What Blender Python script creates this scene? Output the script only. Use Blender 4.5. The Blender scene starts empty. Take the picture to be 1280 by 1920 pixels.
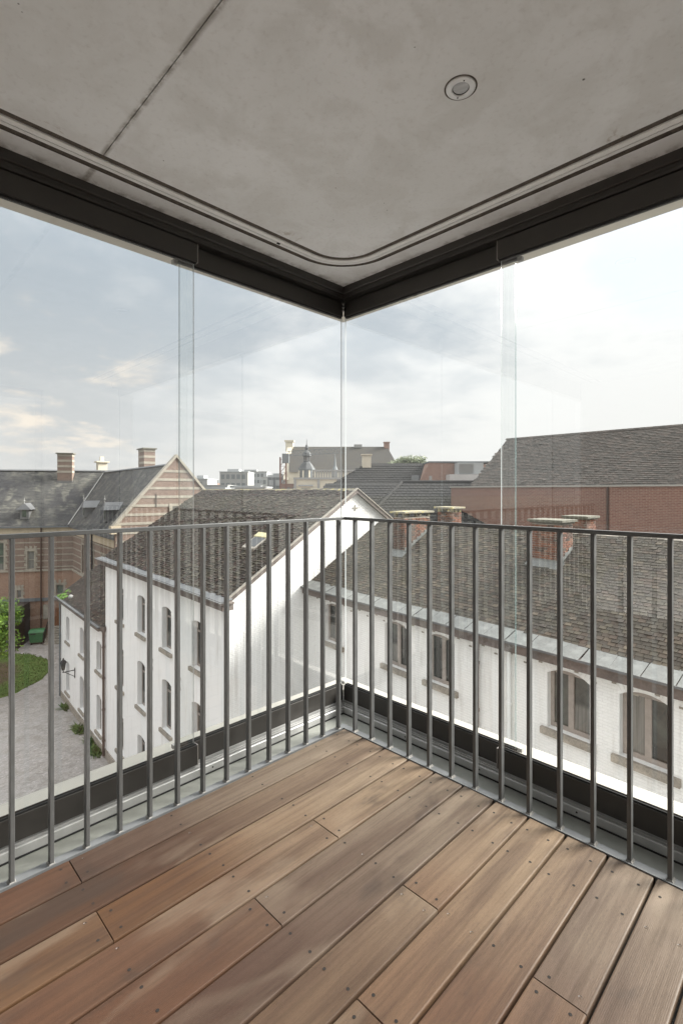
import bpy, math, random
from mathutils import Vector, Matrix, noise as mnoise
rnd = random.Random(7)
S = bpy.context.scene
COL = S.collection

# ------------------------------------------------------------------ camera
TH = math.radians(45.18)
VX, VY = math.cos(TH), math.sin(TH)          # view direction
RX, RY = math.sin(TH), -math.cos(TH)         # right
CX, CY, CZ = -1.8772, -1.8493, 1.25
cam = bpy.data.cameras.new('camera'); co = bpy.data.objects.new('camera', cam); COL.objects.link(co)
co.location = (CX, CY, CZ)
co.rotation_euler = (math.pi / 2, 0, TH - math.pi / 2)
cam.sensor_fit = 'AUTO'; cam.sensor_width = 36; cam.lens = 932 / 1920 * 36
cam.shift_y = -39 / 1920; cam.clip_end = 3000; cam.clip_start = .05
S.camera = co

def W(l, d, z=0.0):
    """point l metres right of and d metres ahead of the viewpoint"""
    return Vector((CX + d * VX + l * RX, CY + d * VY + l * RY, z))
GZ = CZ - 15.2        # courtyard level

# ------------------------------------------------------------------ world
wd = bpy.data.worlds.new('World'); S.world = wd; wd.use_nodes = True
nt = wd.node_tree; N = nt.nodes; L = nt.links; N.clear()
def wn(t, **k):
    n = N.new(t)
    for a, b in k.items(): setattr(n, a, b)
    return n
def wm(op, a, b=None, c=None, clamp=False):
    n = N.new('ShaderNodeMath'); n.operation = op; n.use_clamp = clamp
    for i, v in enumerate((a, b, c)):
        if v is None: continue
        if isinstance(v, (int, float)): n.inputs[i].default_value = v
        else: L.new(v, n.inputs[i])
    return n.outputs[0]
def wramp(v, a, b):
    n = N.new('ShaderNodeMapRange'); n.interpolation_type = 'SMOOTHSTEP'
    L.new(v, n.inputs['Value']); n.inputs['From Min'].default_value = a; n.inputs['From Max'].default_value = b
    return n.outputs['Result']
def wmix(f, a, b):
    n = N.new('ShaderNodeMix'); n.data_type = 'RGBA'
    if isinstance(f, (int, float)): n.inputs[0].default_value = f
    else: L.new(f, n.inputs[0])
    for i, v in ((6, a), (7, b)):
        if isinstance(v, tuple): n.inputs[i].default_value = (*v, 1)
        else: L.new(v, n.inputs[i])
    return n.outputs[2]
SUN_AZ_L, SUN_AZ_D, SUN_EL = .95, .30, 32      # sun stands to the right, a little ahead
sd = Vector((SUN_AZ_D * VX + SUN_AZ_L * RX, SUN_AZ_D * VY + SUN_AZ_L * RY, 0)).normalized()
az = math.atan2(sd.x, sd.y)
tc = wn('ShaderNodeTexCoord'); nrm = wn('ShaderNodeVectorMath', operation='NORMALIZE'); L.new(tc.outputs['Generated'], nrm.inputs[0])
sep = wn('ShaderNodeSeparateXYZ'); L.new(nrm.outputs[0], sep.inputs[0])
zz = wm('ADD', wm('MAXIMUM', sep.outputs[2], 0.0), .16)
comb = wn('ShaderNodeCombineXYZ'); L.new(wm('DIVIDE', sep.outputs[0], zz), comb.inputs[0]); L.new(wm('DIVIDE', sep.outputs[1], zz), comb.inputs[1])
def wnoise(scale, detail, rough, seed, dist=0.0):
    n = wn('ShaderNodeTexNoise'); n.noise_dimensions = '4D'; L.new(comb.outputs[0], n.inputs['Vector']); n.inputs['W'].default_value = seed
    n.inputs['Scale'].default_value = scale; n.inputs['Detail'].default_value = detail; n.inputs['Roughness'].default_value = rough
    n.inputs['Distortion'].default_value = dist; return n.outputs[0]
def lump(l, z, width):
    """soft region of the cloud deck round a direction"""
    v = W(l, 1, 0) - W(0, 0, 0); v.z = z; v.normalize()
    dn = wn('ShaderNodeVectorMath', operation='DOT_PRODUCT'); L.new(nrm.outputs[0], dn.inputs[0]); dn.inputs[1].default_value = v
    return wramp(dn.outputs['Value'], math.cos(math.radians(width)), 1.0)
n1 = wnoise(.8, 10, .56, 3.3, .15); n2 = wnoise(1.9, 9, .6, 8.1, .2); n3 = wnoise(.5, 4, .5, 1.7)
thick = wm('ADD', wm('MULTIPLY', n1, .75), wm('MULTIPLY', n2, .35))
thick = wm('ADD', thick, wm('MULTIPLY', lump(-.55, .42, 26), .25))
thick = wm('ADD', thick, wm('MULTIPLY', lump(.14, .36, 15), .12))
thick = wm('SUBTRACT', thick, wm('MULTIPLY', lump(.60, .26, 26), .02))
n5 = wnoise(4.6, 9, .62, 5.5, .4); thick = wm('ADD', thick, wm('MULTIPLY', wm('SUBTRACT', n5, .5), .30))
dark = wramp(thick, .50, .82)
cloud = wmix(dark, (7.0, 7.0, 7.0), (3.7, 4.15, 4.6))
# warm cream where the deck thins near the horizon
low = wramp(sep.outputs[2], .42, .02)
cloud = wmix(wm('MULTIPLY', low, .72), cloud, (6.0, 5.9, 5.7))
edge = wm('MULTIPLY', wramp(n2, .50, .64), wm('MULTIPLY', wramp(sep.outputs[2], .0, .12), lump(-.6, .13, 16)))
cloud = wmix(wm('MULTIPLY', edge, .85), cloud, (8.3, 7.4, 6.4))
# sky seen through gaps
sky = wn('ShaderNodeTexSky'); sky.sky_type = 'NISHITA'; sky.sun_disc = False
sky.sun_elevation = math.radians(SUN_EL); sky.sun_rotation = az; sky.dust_density = 2.0
gapm = wm('MULTIPLY', wramp(wm('ADD', thick, wm('MULTIPLY', lump(.70, .52, 12), -.34)), .36, .22), .85)
pale = wmix(.85, sky.outputs[0], (6.6, 7.0, 7.5))
full = wmix(gapm, cloud, pale)
# the side of the sky with the veiled sun is brighter
dn = wn('ShaderNodeVectorMath', operation='DOT_PRODUCT'); L.new(nrm.outputs[0], dn.inputs[0]); dn.inputs[1].default_value = (sd.x, sd.y, .6)
glow = wm('ADD', wm('MULTIPLY', wramp(dn.outputs['Value'], -.5, 1.15), .22), .88)
glow = wm('MULTIPLY', glow, wm('ADD', wm('MULTIPLY', wramp(sep.outputs[2], .35, 1.0), 1.9), .92))      # an overcast sky is brightest overhead
gl = wn('ShaderNodeVectorMath', operation='SCALE'); L.new(full, gl.inputs[0]); L.new(glow, gl.inputs['Scale'])
bg = wn('ShaderNodeBackground'); L.new(gl.outputs[0], bg.inputs[0]); bg.inputs[1].default_value = .046
wo = wn('ShaderNodeOutputWorld'); L.new(bg.outputs[0], wo.inputs[0])

sl = bpy.data.lights.new('sun', 'SUN'); so = bpy.data.objects.new('sun', sl); COL.objects.link(so)
sl.energy = 4.2; sl.angle = math.radians(26); sl.color = (1, .96, .9)
sv = Vector((sd.x * math.cos(math.radians(SUN_EL)), sd.y * math.cos(math.radians(SUN_EL)), math.sin(math.radians(SUN_EL))))
so.rotation_euler = sv.to_track_quat('Z', 'Y').to_euler()

S.view_settings.view_transform = 'Standard'; S.view_settings.look = 'None'
S.view_settings.exposure = 1.84; S.view_settings.gamma = 1.0; S.view_settings.use_curve_mapping = False
S.cycles.transparent_max_bounces = 40; S.cycles.max_bounces = 14; S.cycles.diffuse_bounces = 8; S.cycles.glossy_bounces = 6
S.cycles.use_denoising = True

# ------------------------------------------------------------------ materials
MC = {}
class M:
    def __init__(s, name, rough=.7, metal=0.0, spec=.5):
        s.m = bpy.data.materials.new(name); s.m.use_nodes = True; s.t = s.m.node_tree; s.n = s.t.nodes; s.l = s.t.links
        s.b = s.n['Principled BSDF']; s.b.inputs['Roughness'].default_value = rough; s.b.inputs['Metallic'].default_value = metal
        s.b.inputs['Specular IOR Level'].default_value = spec
        s.tc = s.n.new('ShaderNodeTexCoord'); s.obj = s.tc.outputs['Object']
        s.geo = s.n.new('ShaderNodeNewGeometry'); s.h = None
    def map(s, scale=(1, 1, 1), src=None, loc=(0, 0, 0), rot=(0, 0, 0)):
        n = s.n.new('ShaderNodeMapping'); s.l.new(src or s.obj, n.inputs[0]); n.inputs['Scale'].default_value = scale
        n.inputs['Location'].default_value = loc; n.inputs['Rotation'].default_value = rot; return n.outputs[0]
    def noise(s, scale, detail=5, rough=.55, src=None, w=0.0, dist=0.0):
        n = s.n.new('ShaderNodeTexNoise'); n.noise_dimensions = '4D'; s.l.new(src or s.obj, n.inputs['Vector'])
        if isinstance(w, (int, float)): n.inputs['W'].default_value = w
        else: s.l.new(w, n.inputs['W'])
        n.inputs['Scale'].default_value = scale; n.inputs['Detail'].default_value = detail; n.inputs['Roughness'].default_value = rough
        n.inputs['Distortion'].default_value = dist; return n.outputs[0]
    def vor(s, scale, src=None, feat='F1'):
        n = s.n.new('ShaderNodeTexVoronoi'); n.feature = feat; s.l.new(src or s.obj, n.inputs['Vector']); n.inputs['Scale'].default_value = scale; return n
    def math(s, op, a, b=None, c=None, clamp=False):
        n = s.n.new('ShaderNodeMath'); n.operation = op; n.use_clamp = clamp
        for i, v in enumerate((a, b, c)):
            if v is None: continue
            if isinstance(v, (int, float)): n.inputs[i].default_value = v
            else: s.l.new(v, n.inputs[i])
        return n.outputs[0]
    def rng(s, v, a, b, lo=0.0, hi=1.0, smooth=True):
        n = s.n.new('ShaderNodeMapRange'); n.interpolation_type = 'SMOOTHSTEP' if smooth else 'LINEAR'
        s.l.new(v, n.inputs['Value']); n.inputs['From Min'].default_value = a; n.inputs['From Max'].default_value = b
        n.inputs['To Min'].default_value = lo; n.inputs['To Max'].default_value = hi; return n.outputs['Result']
    def mix(s, f, a, b, mode='MIX'):
        n = s.n.new('ShaderNodeMix'); n.data_type = 'RGBA'; n.blend_type = mode
        if isinstance(f, (int, float)): n.inputs[0].default_value = f
        else: s.l.new(f, n.inputs[0])
        for i, v in ((6, a), (7, b)):
            if isinstance(v, tuple): n.inputs[i].default_value = (*v, 1)
            else: s.l.new(v, n.inputs[i])
        return n.outputs[2]
    def ramp(s, v, stops):
        n = s.n.new('ShaderNodeValToRGB'); s.l.new(v, n.inputs[0]); e = n.color_ramp.elements
        while len(e) < len(stops): e.new(.5)
        for i, (p, c) in enumerate(stops): e[i].position = p; e[i].color = (*c, 1)
        return n.outputs[0]
    def rand(s):
        oi = s.n.new('ShaderNodeObjectInfo')
        return s.math('FRACT', s.math('ADD', s.geo.outputs['Random Per Island'], oi.outputs['Random']))
    def orand(s):
        return s.n.new('ShaderNodeObjectInfo').outputs['Random']
    def xyz(s, src=None):
        n = s.n.new('ShaderNodeSeparateXYZ'); s.l.new(src or s.obj, n.inputs[0]); return n.outputs
    def col(s, c):
        if isinstance(c, tuple): s.b.inputs['Base Color'].default_value = (*c, 1)
        else: s.l.new(c, s.b.inputs['Base Color'])
        return s
    def rgh(s, r): s.l.new(r, s.b.inputs['Roughness']); return s
    def bump(s, h, strength=.3, dist=.01):
        n = s.n.new('ShaderNodeBump'); s.l.new(h, n.inputs['Height']); n.inputs['Strength'].default_value = strength; n.inputs['Distance'].default_value = dist
        s.l.new(n.outputs[0], s.b.inputs['Normal']); return s

def simple(name, c, rough=.6, metal=0.0, var=.18, scale=6, bump=.15, bd=.004, spec=.5):
    m = M(name, rough, metal, spec); n = m.noise(scale, 6, .6); n2 = m.noise(scale * 7, 3, .5, w=3)
    k = m.math('ADD', m.math('MULTIPLY', n, .7), m.math('MULTIPLY', n2, .3))
    lo = tuple(v * (1 - var) for v in c); hi = tuple(min(1, v * (1 + var)) for v in c)
    m.col(m.mix(m.rng(k, .3, .7), lo, hi)); m.rgh(m.rng(n, .3, .7, max(.05, rough - .08), min(1, rough + .08)))
    if bump: m.bump(n2, bump, bd)
    return m.m

def slate_mat(name, cols, moss, mosscol=(.13, .125, .05), mossamt=.4, light=None, lightamt=.0):
    m = M(name, .85, 0, .25); r = m.rand(); w = m.geo.outputs['Position']
    st = [(i / (len(cols) - 1) if len(cols) > 1 else 0, c) for i, c in enumerate(cols)]
    c = m.ramp(r, st)
    big = m.noise(.35, 5, .6, src=w); med = m.noise(2.2, 6, .65, src=w, w=4); fine = m.noise(22, 4, .6, src=w, w=9)
    c = m.mix(m.rng(big, .35, .7, 0, .5), c, m.mix(.5, c, (.09, .08, .075)))
    f = m.rng(m.math('ADD', m.math('MULTIPLY', med, .6), m.math('MULTIPLY', big, .5)), moss, moss + .16, 0, mossamt)
    c = m.mix(f, c, mosscol)
    if light: c = m.mix(m.rng(m.math('ADD', m.math('MULTIPLY', m.noise(5, 6, .7, src=w, w=12), .6), m.math('MULTIPLY', fine, .4)), .53, .66, 0, lightamt), c, light)
    c = m.mix(m.rng(fine, .3, .7, .0, .35), c, m.mix(.5, c, (.03, .03, .03)))
    c = m.mix(1.0, c, (.36, .335, .30), 'MULTIPLY')
    m.col(c); m.bump(fine, .5, .004); return m.m

def brick_mat(name, a, b, mortar, bw=.21, bh=.065, bias=.0, soot=.0, mort=.01):
    m = M(name, .9, 0, .2); s = m.xyz(); cb = m.n.new('ShaderNodeCombineXYZ')
    m.l.new(m.math('ADD', s[0], s[1]), cb.inputs[0]); m.l.new(s[2], cb.inputs[1])
    t = m.n.new('ShaderNodeTexBrick'); m.l.new(cb.outputs[0], t.inputs['Vector']); t.inputs['Scale'].default_value = 1
    t.inputs['Brick Width'].default_value = bw; t.inputs['Row Height'].default_value = bh; t.inputs['Mortar Size'].default_value = mort
    t.inputs['Mortar Smooth'].default_value = .3; t.inputs['Bias'].default_value = bias
    t.inputs['Color1'].default_value = (*a, 1); t.inputs['Color2'].default_value = (*b, 1); t.inputs['Mortar'].default_value = (*mortar, 1)
    c = t.outputs['Color']; n = m.noise(.5, 6, .65); n2 = m.noise(9, 4, .6, w=2)
    c = m.mix(m.rng(n, .35, .7, 0, .4), c, m.mix(.5, c, (.12, .1, .09)))
    c = m.mix(m.rng(n2, .35, .7, 0, .4), c, m.mix(.5, c, (.4, .32, .26)))
    m.col(c); m.bump(t.outputs['Fac'], -.5, .008); return m.m

def white_mat(name, base=(.75, .75, .745), dirty=(.42, .40, .36), amt=.25, streak=.3):
    m = M(name, .85, 0, .3); w = m.geo.outputs['Position']
    big = m.noise(.5, 6, .65, src=w); st = m.noise(1, 6, .6, src=m.map((3.5, 3.5, .35), w), w=3); fine = m.noise(14, 5, .65, src=w, w=7)
    c = m.mix(m.rng(big, .35, .75, 0, .3), base, tuple(v * .86 for v in base))
    c = m.mix(m.rng(st, .50, .76, 0, streak * 1.5), c, dirty)
    spots = m.rng(m.math('ADD', m.math('MULTIPLY', fine, .55), m.math('MULTIPLY', big, .45)), .60, .72, 0, amt)
    c = m.mix(spots, c, dirty)
    m.col(c); m.bump(m.math('ADD', fine, m.math('MULTIPLY', m.noise(60, 3, .6, src=w), .4)), .35, .006); return m.m

MT = {}
MT['white'] = white_mat('white_painted_brick')
MT['white_brick'] = white_mat('white_painted_brick_face', (.75, .745, .73), (.36, .33, .30), .45, .35)
MT['joint'] = white_mat('painted_joint', (.68, .675, .66), (.3, .28, .25), .3)
MT['stone'] = simple('weathered_blue_stone', (.26, .235, .20), .9, 0, .4, 5, .5)
MT['band'] = simple('pale_sandstone', (.28, .255, .21), .9, 0, .25, 2, .2)
MT['cream'] = simple('cream_coping', (.32, .305, .27), .55, 0, .03, 3, .04)
MT['slate_left'] = slate_mat('reddish_slate', [(.035, .03, .03), (.17, .14, .12), (.08, .07, .068), (.19, .12, .11), (.10, .10, .098), (.30, .28, .24), (.10, .07, .068), (.14, .13, .12)], .54, (.13, .125, .07), .55, (.38, .36, .30), .55)
MT['slate_right'] = slate_mat('grey_green_slate', [(.12, .115, .105), (.19, .18, .16), (.14, .125, .12), (.25, .235, .20), (.16, .16, .15), (.21, .17, .15), (.34, .31, .26)], .56, (.17, .16, .08), .45, (.42, .41, .36), .45)
def old_slate():
    m = M('dark_church_slate', .85, 0, .3); w = m.geo.outputs['Position']; s_ = m.xyz()
    rows = m.noise(1, 3, .6, src=m.map((1.2, 1.2, 9), w), w=2); st = m.noise(1, 6, .65, src=m.map((1.1, 1.1, .16), w), w=5, dist=.3); big = m.noise(.28, 5, .6, src=w, w=8); sp = m.noise(6, 4, .7, src=w, w=3)
    c = m.mix(m.rng(big, .35, .65), (.036, .036, .039), (.062, .061, .057)); c = m.mix(m.rng(st, .46, .66, 0, .75), c, (.15, .145, .12))
    c = m.mix(m.rng(rows, .42, .6, 0, .7), c, (.02, .02, .022)); c = m.mix(m.rng(sp, .58, .7, 0, .5), c, (.16, .155, .14))
    m.col(c); m.bump(rows, .5, .03); return m.m
MT['slate_old'] = old_slate()
MT['slate_grey'] = slate_mat('grey_tile', [(.13, .13, .13), (.27, .26, .255), (.18, .17, .168), (.31, .275, .265), (.21, .205, .20)], .6, (.3, .28, .24), .3, (.6, .58, .55), .4)
MT['tile_black'] = slate_mat('black_pantile', [(.035, .037, .042), (.055, .057, .062), (.045, .047, .05)], .62, (.12, .12, .10), .5, (.25, .25, .23), .25)
MT['slate_far'] = slate_mat('far_slate', [(.13, .13, .13), (.17, .165, .155), (.15, .15, .145)], .5, (.2, .19, .15), .4)
MT['brick_band'] = brick_mat('old_red_brick', (.12, .075, .06), (.18, .115, .09), (.21, .18, .15))
MT['brick_low'] = brick_mat('orange_brick', (.22, .10, .065), (.27, .16, .11), (.30, .25, .19))
MT['brick_right'] = brick_mat('red_brick', (.15, .050, .034), (.21, .085, .058), (.27, .205, .165), .23, .075, mort=.013)
MT['brick_far'] = brick_mat('far_red_brick', (.19, .08, .055), (.24, .13, .095), (.28, .23, .19), .22, .07)
def piece_brick():
    m = M('chimney_brick', .9, 0, .2); r = m.rand(); w = m.geo.outputs['Position']
    c = m.ramp(r, [(0, (.15, .055, .036)), (.25, (.22, .088, .050)), (.45, (.10, .048, .037)), (.65, (.19, .075, .044)), (.85, (.04, .032, .029)), (1, (.24, .125, .085))])
    f = m.noise(18, 5, .65, src=w); b = m.noise(1.3, 4, .6, src=w, w=5)
    c = m.mix(m.rng(b, .45, .58, 0, .7), c, (.06, .05, .045)); c = m.mix(m.rng(f, .4, .7, 0, .3), c, (.3, .26, .22))
    m.col(c); m.bump(f, .5, .005); return m.m
MT['brick'] = piece_brick()
MT['mortar'] = simple('lime_mortar', (.34, .30, .25), .95, 0, .3, 12, .4)
def lichen():
    m = M('lichen_cap', .95, 0, .1); w = m.geo.outputs['Position']; n = m.noise(5, 6, .7, src=w)
    m.col(m.ramp(n, [(.35, (.16, .15, .13)), (.5, (.26, .24, .19)), (.62, (.42, .36, .14)), (.75, (.36, .33, .26))])); m.bump(n, .5, .01); return m.m
MT['lichen'] = lichen()
MT['lead'] = simple('lead_sheet', (.13, .13, .13), .55, .2, .25, 3, .2)
MT['zinc'] = simple('zinc', (.11, .112, .115), .55, .2, .2, 3, .1)
MT['cornice'] = simple('weathered_cornice_wood', (.12, .098, .088), .85, 0, .35, 3, .4)
MT['winframe'] = simple('taupe_window_frame', (.27, .235, .21), .7, 0, .15, 8, .1)
MT['glassdark'] = None
def darkglass(name, c1, c2):
    m = M(name, .05, 0, .6); r = m.orand(); n = m.noise(1.2, 5, .6, src=m.geo.outputs['Position'], dist=.5); c = m.mix(m.rng(n, .4, .65), c1, c2)
    fold = m.noise(1, 3, .5, src=m.map((26, 26, .6)), w=m.math('MULTIPLY', r, 9)); low = m.rng(m.xyz()[2], .75, .60)
    cur = m.mix(m.rng(fold, .3, .7), (.07, .068, .06), (.17, .165, .15)); on = m.rng(r, .60, .62)
    c = m.mix(m.math('MULTIPLY', on, m.math('MAXIMUM', low, m.rng(r, .84, .86))), c, cur)
    m.col(c); m.bump(m.noise(2.5, 3, .5), .12, .01); return m.m
MT['glassdark'] = darkglass('dark_window_pane', (.012, .014, .012), (.06, .065, .055))
MT['glassgreen'] = darkglass('green_leaded_pane', (.02, .035, .025), (.06, .09, .06))
MT['pipe'] = simple('brown_pipe', (.07, .045, .035), .6, 0, .3, 5, .1)
MT['iron'] = simple('black_iron', (.025, .024, .024), .6, .3, .3, 5, .1)
MT['corten'] = simple('dark_porch_steel', (.05, .038, .032), .6, .2, .3, 2, .1)
MT['bin'] = simple('green_bin_plastic', (.045, .16, .065), .5, 0, .2, 3, .05)
MT['door'] = simple('brown_wood_door', (.17, .075, .035), .7, 0, .3, 4, .2)
MT['farwhite'] = simple('far_render', (.27, .267, .255), .85, 0, .08, .1, 0)
MT['fargrey'] = simple('far_grey', (.32, .33, .33), .85, 0, .12, .1, 0)
MT['fardark'] = simple('far_dark', (.13, .14, .145), .7, 0, .15, .1, 0)
MT['farstone'] = simple('far_sandstone', (.55, .50, .40), .9, 0, .12, .3, 0)
MT['copper'] = simple('dark_tower_slate', (.05, .053, .055), .7, 0, .2, 2, 0)

# balcony materials
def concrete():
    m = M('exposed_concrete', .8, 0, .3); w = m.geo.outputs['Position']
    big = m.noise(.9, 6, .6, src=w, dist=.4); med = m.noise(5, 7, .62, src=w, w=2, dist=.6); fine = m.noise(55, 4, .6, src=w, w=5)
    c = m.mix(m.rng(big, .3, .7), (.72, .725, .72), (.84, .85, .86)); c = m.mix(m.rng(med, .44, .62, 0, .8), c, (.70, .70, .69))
    c = m.mix(m.rng(fine, .5, .8, 0, .22), c, (.36, .33, .30))
    # blow holes
    v = m.vor(5.5, w); hole = m.math('MULTIPLY', m.rng(v.outputs['Distance'], .034, .016), m.rng(m.noise(1.7, 3, .5, src=w, w=8), .50, .54))
    v2 = m.vor(22, w); hole2 = m.math('MULTIPLY', m.rng(v2.outputs['Distance'], .07, .03), m.rng(m.noise(3.1, 3, .5, src=w, w=14), .57, .60))
    hole = m.math('MAXIMUM', hole, m.math('MULTIPLY', hole2, .8))
    # form joint stain and crazing by the track
    x = m.xyz(w); jd = m.math('ABSOLUTE', m.math('ADD', m.math('ADD', x[0], 1.244), m.math('MULTIPLY', m.math('SUBTRACT', m.noise(9, 5, .6, src=w, w=21), .5), .012)))
    js = m.math('MULTIPLY', m.rng(jd, .017, .003), m.rng(m.noise(16, 6, .75, src=w, w=22), .34, .58, .1, 1))
    c = m.mix(m.math('MULTIPLY', js, .75), c, (.26, .235, .21))
    q = m.math('MAXIMUM', m.math('SUBTRACT', x[0], -.02), x[1])     # distance coordinate to the window head
    e = m.math('ABSOLUTE', m.math('SUBTRACT', q, -.055)); cr = m.math('MULTIPLY', m.rng(e, .07, .0), m.rng(m.noise(7, 7, .75, src=w, w=31, dist=1.5), .56, .66))
    c = m.mix(m.math('MULTIPLY', cr, .65), c, (.36, .30, .24))
    e2 = m.rng(q, .11, .155); cr2 = m.math('MULTIPLY', e2, m.rng(m.noise(14, 6, .7, src=w, w=33), .42, .6))
    c = m.mix(m.math('MULTIPLY', cr2, .6), c, (.22, .20, .18))
    c = m.mix(hole, c, (.06, .05, .045))
    m.col(c); hh = m.math('SUBTRACT', m.math('ADD', m.math('MULTIPLY', fine, .25), med), m.math('MULTIPLY', hole, 1.5)); m.bump(hh, .25, .004); return m.m
MT['concrete'] = concrete()
MT['mortar_dark'] = simple('rough_groove_mortar', (.105, .088, .072), .95, 0, .45, 40, .9, .006)
MT['groove_dark'] = simple('dark_joint_filler', (.18, .16, .14), .95, 0, .3, 30, .3)  # dark filler colour of the seam between the ceiling slabs
MT['alu'] = simple('anodised_aluminium', (.46, .46, .455), .45, .4, .08, 12, .05)
MT['clamp'] = simple('dark_bronze_profile', (.055, .051, .047), .42, .35, .06, 20, .04)
MT['clamp_edge'] = simple('profile_end_cap', (.30, .28, .26), .5, .3, .06, 20, 0)
MT['gasket'] = simple('black_gasket', (.012, .012, .012), .7, 0, .1, 20, 0)
MT['rail'] = simple('grey_painted_steel', (.105, .107, .107), .48, .25, .10, 14, .10, .001)
MT['sill'] = simple('grey_membrane_sill', (.21, .215, .195), .75, 0, .16, 4, .3)
MT['angle'] = simple('steel_angle', (.17, .175, .18), .55, .3, .12, 6, .15)
MT['screw'] = simple('screw_steel', (.16, .155, .15), .4, .8, .1, 20, 0)
MT['hole'] = simple('screw_recess', (.015, .012, .01), .9, 0, .1, 20, 0)
MT['soffit'] = simple('cream_soffit', (.50, .475, .42), .7, 0, .08, 3, .1)
MT['plaster'] = simple('white_plaster', (.84, .83, .81), .9, 0, .04, 2, .1)
MT['lampring'] = simple('brushed_lamp_ring', (.72, .72, .72), .35, .3, .06, 30, .05)
def lens():
    m = M('frosted_lamp_glass', .2, 0, .5); n = m.noise(3, 3, .5, src=m.map((14, 1, 1)), w=2); m.col(m.mix(m.rng(n, .3, .7), (.30, .31, .32), (.62, .63, .64))); return m.m
MT['lens'] = lens()
def wood():
    m = M('ipe_deck_wood', .62, 0, .35); w = m.geo.outputs['Position']; r = m.orand(); rw = m.math('MULTIPLY', r, 40)
    grain = m.noise(1.0, 7, .68, src=m.map((2.2, 60, 60)), w=rw, dist=.25); fine = m.noise(1.0, 3, .7, src=m.map((70, 620, 620)), w=rw)
    fig = m.noise(1.0, 5, .6, src=m.map((1.1, 13, 13)), w=rw, dist=.9)
    brown = m.ramp(r, [(0, (.105, .049, .024)), (.3, (.18, .086, .034)), (.5, (.095, .048, .034)), (.72, (.20, .088, .038)), (1, (.105, .055, .040))])
    grey = m.ramp(r, [(0, (.30, .225, .160)), (.3, (.46, .365, .265)), (.5, (.27, .215, .165)), (.7, (.42, .305, .20)), (.85, (.32, .25, .185)), (1, (.44, .36, .28))])
    x = m.xyz(w)
    # weathering: bleached towards the open corner and the right-hand glazing
    d1 = m.math('ADD', m.math('MULTIPLY', x[0], .95), m.math('MULTIPLY', x[1], .30)); wn_ = m.noise(1.6, 5, .6, src=w, w=4)
    wea = m.rng(m.math('ADD', d1, m.math('MULTIPLY', m.math('SUBTRACT', wn_, .5), 1.3)), -1.62, -.28)
    wea = m.math('ADD', wea, m.math('MULTIPLY', m.math('SUBTRACT', m.math('FRACT', m.math('MULTIPLY', r, 7.31)), .5), .45), clamp=True)
    c = m.mix(wea, brown, grey)
    c = m.mix(m.rng(fig, .42, .66, 0, .85), c, m.mix(.62, c, (.09, .045, .028)))
    c = m.mix(m.rng(grain, .42, .66, 0, .65), c, m.mix(.5, c, (.06, .035, .022)))
    c = m.mix(m.rng(fine, .50, .66, 0, .75), c, m.mix(.45, c, (.04, .026, .018)))
    # water stains
    sn = m.noise(1.9, 4, .55, src=m.map((1, 1.7, 1), w), w=6.2, dist=.6); sn2 = m.noise(3.1, 4, .6, src=m.map((1, 2.2, 1), w), w=16.2)
    band = m.math('MULTIPLY', m.rng(sn, .60, .68), m.rng(sn, .80, .70))
    c = m.mix(m.math('MULTIPLY', band, .7), c, (.07, .045, .032)); c = m.mix(m.rng(sn2, .60, .74, 0, .65), c, (.09, .062, .047))
    pl = m.noise(1.0, 4, .55, src=m.map((1.6, 5, 5)), w=m.math('ADD', rw, 3.3), dist=.5); c = m.mix(m.rng(pl, .54, .66, 0, .35), c, m.mix(.6, c, (.56, .47, .37)))
    c = m.mix(1.0, c, (.52, .49, .455), 'MULTIPLY')
    m.col(c); m.rgh(m.rng(grain, .3, .7, .50, .72))
    groove = m.n.new('ShaderNodeTexWave'); groove.bands_direction = 'Y'; m.l.new(m.obj, groove.inputs[0]); groove.inputs['Scale'].default_value = 75; groove.inputs['Distortion'].default_value = .6
    m.bump(m.math('ADD', m.math('ADD', grain, fine), m.math('MULTIPLY', groove.outputs['Fac'], .35)), .35, .0015); return m.m
MT['wood'] = wood()
def glass(name, tint, edge=False):
    m = bpy.data.materials.new(name); m.use_nodes = True; t = m.node_tree; n = t.nodes; l = t.links; n.clear()
    tr = n.new('ShaderNodeBsdfTransparent'); tr.inputs[0].default_value = (*tint, 1)
    gl = n.new('ShaderNodeBsdfGlossy'); gl.inputs['Roughness'].default_value = 0.0; gl.inputs[0].default_value = (1, 1, 1, 1)
    fr = n.new('ShaderNodeFresnel'); fr.inputs['IOR'].default_value = 1.5
    # front and back face of the pane both count, so the back face uses the same outside index
    g = n.new('ShaderNodeNewGeometry'); mm = n.new('ShaderNodeMath'); mm.operation = 'SUBTRACT'; mm.inputs[0].default_value = 1; l.new(g.outputs['Backfacing'], mm.inputs[1])
    ff = n.new('ShaderNodeMath'); ff.operation = 'MULTIPLY'; l.new(fr.outputs[0], ff.inputs[0]); l.new(mm.outputs[0], ff.inputs[1])
    fd = n.new('ShaderNodeMath'); fd.operation = 'MULTIPLY'; l.new(ff.outputs[0], fd.inputs[0]); fd.inputs[1].default_value = 2.3
    mx = n.new('ShaderNodeMixShader'); l.new(fd.outputs[0], mx.inputs[0]); l.new(tr.outputs[0], mx.inputs[1]); l.new(gl.outputs[0], mx.inputs[2])
    if edge:
        df = n.new('ShaderNodeBsdfPrincipled'); df.inputs['Base Color'].default_value = (*edge, 1); df.inputs['Roughness'].default_value = .15
        m2 = n.new('ShaderNodeMixShader'); m2.inputs[0].default_value = .75; l.new(mx.outputs[0], m2.inputs[1]); l.new(df.outputs[0], m2.inputs[2]); mx = m2
    o = n.new('ShaderNodeOutputMaterial'); l.new(mx.outputs[0], o.inputs[0]); return m
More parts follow.
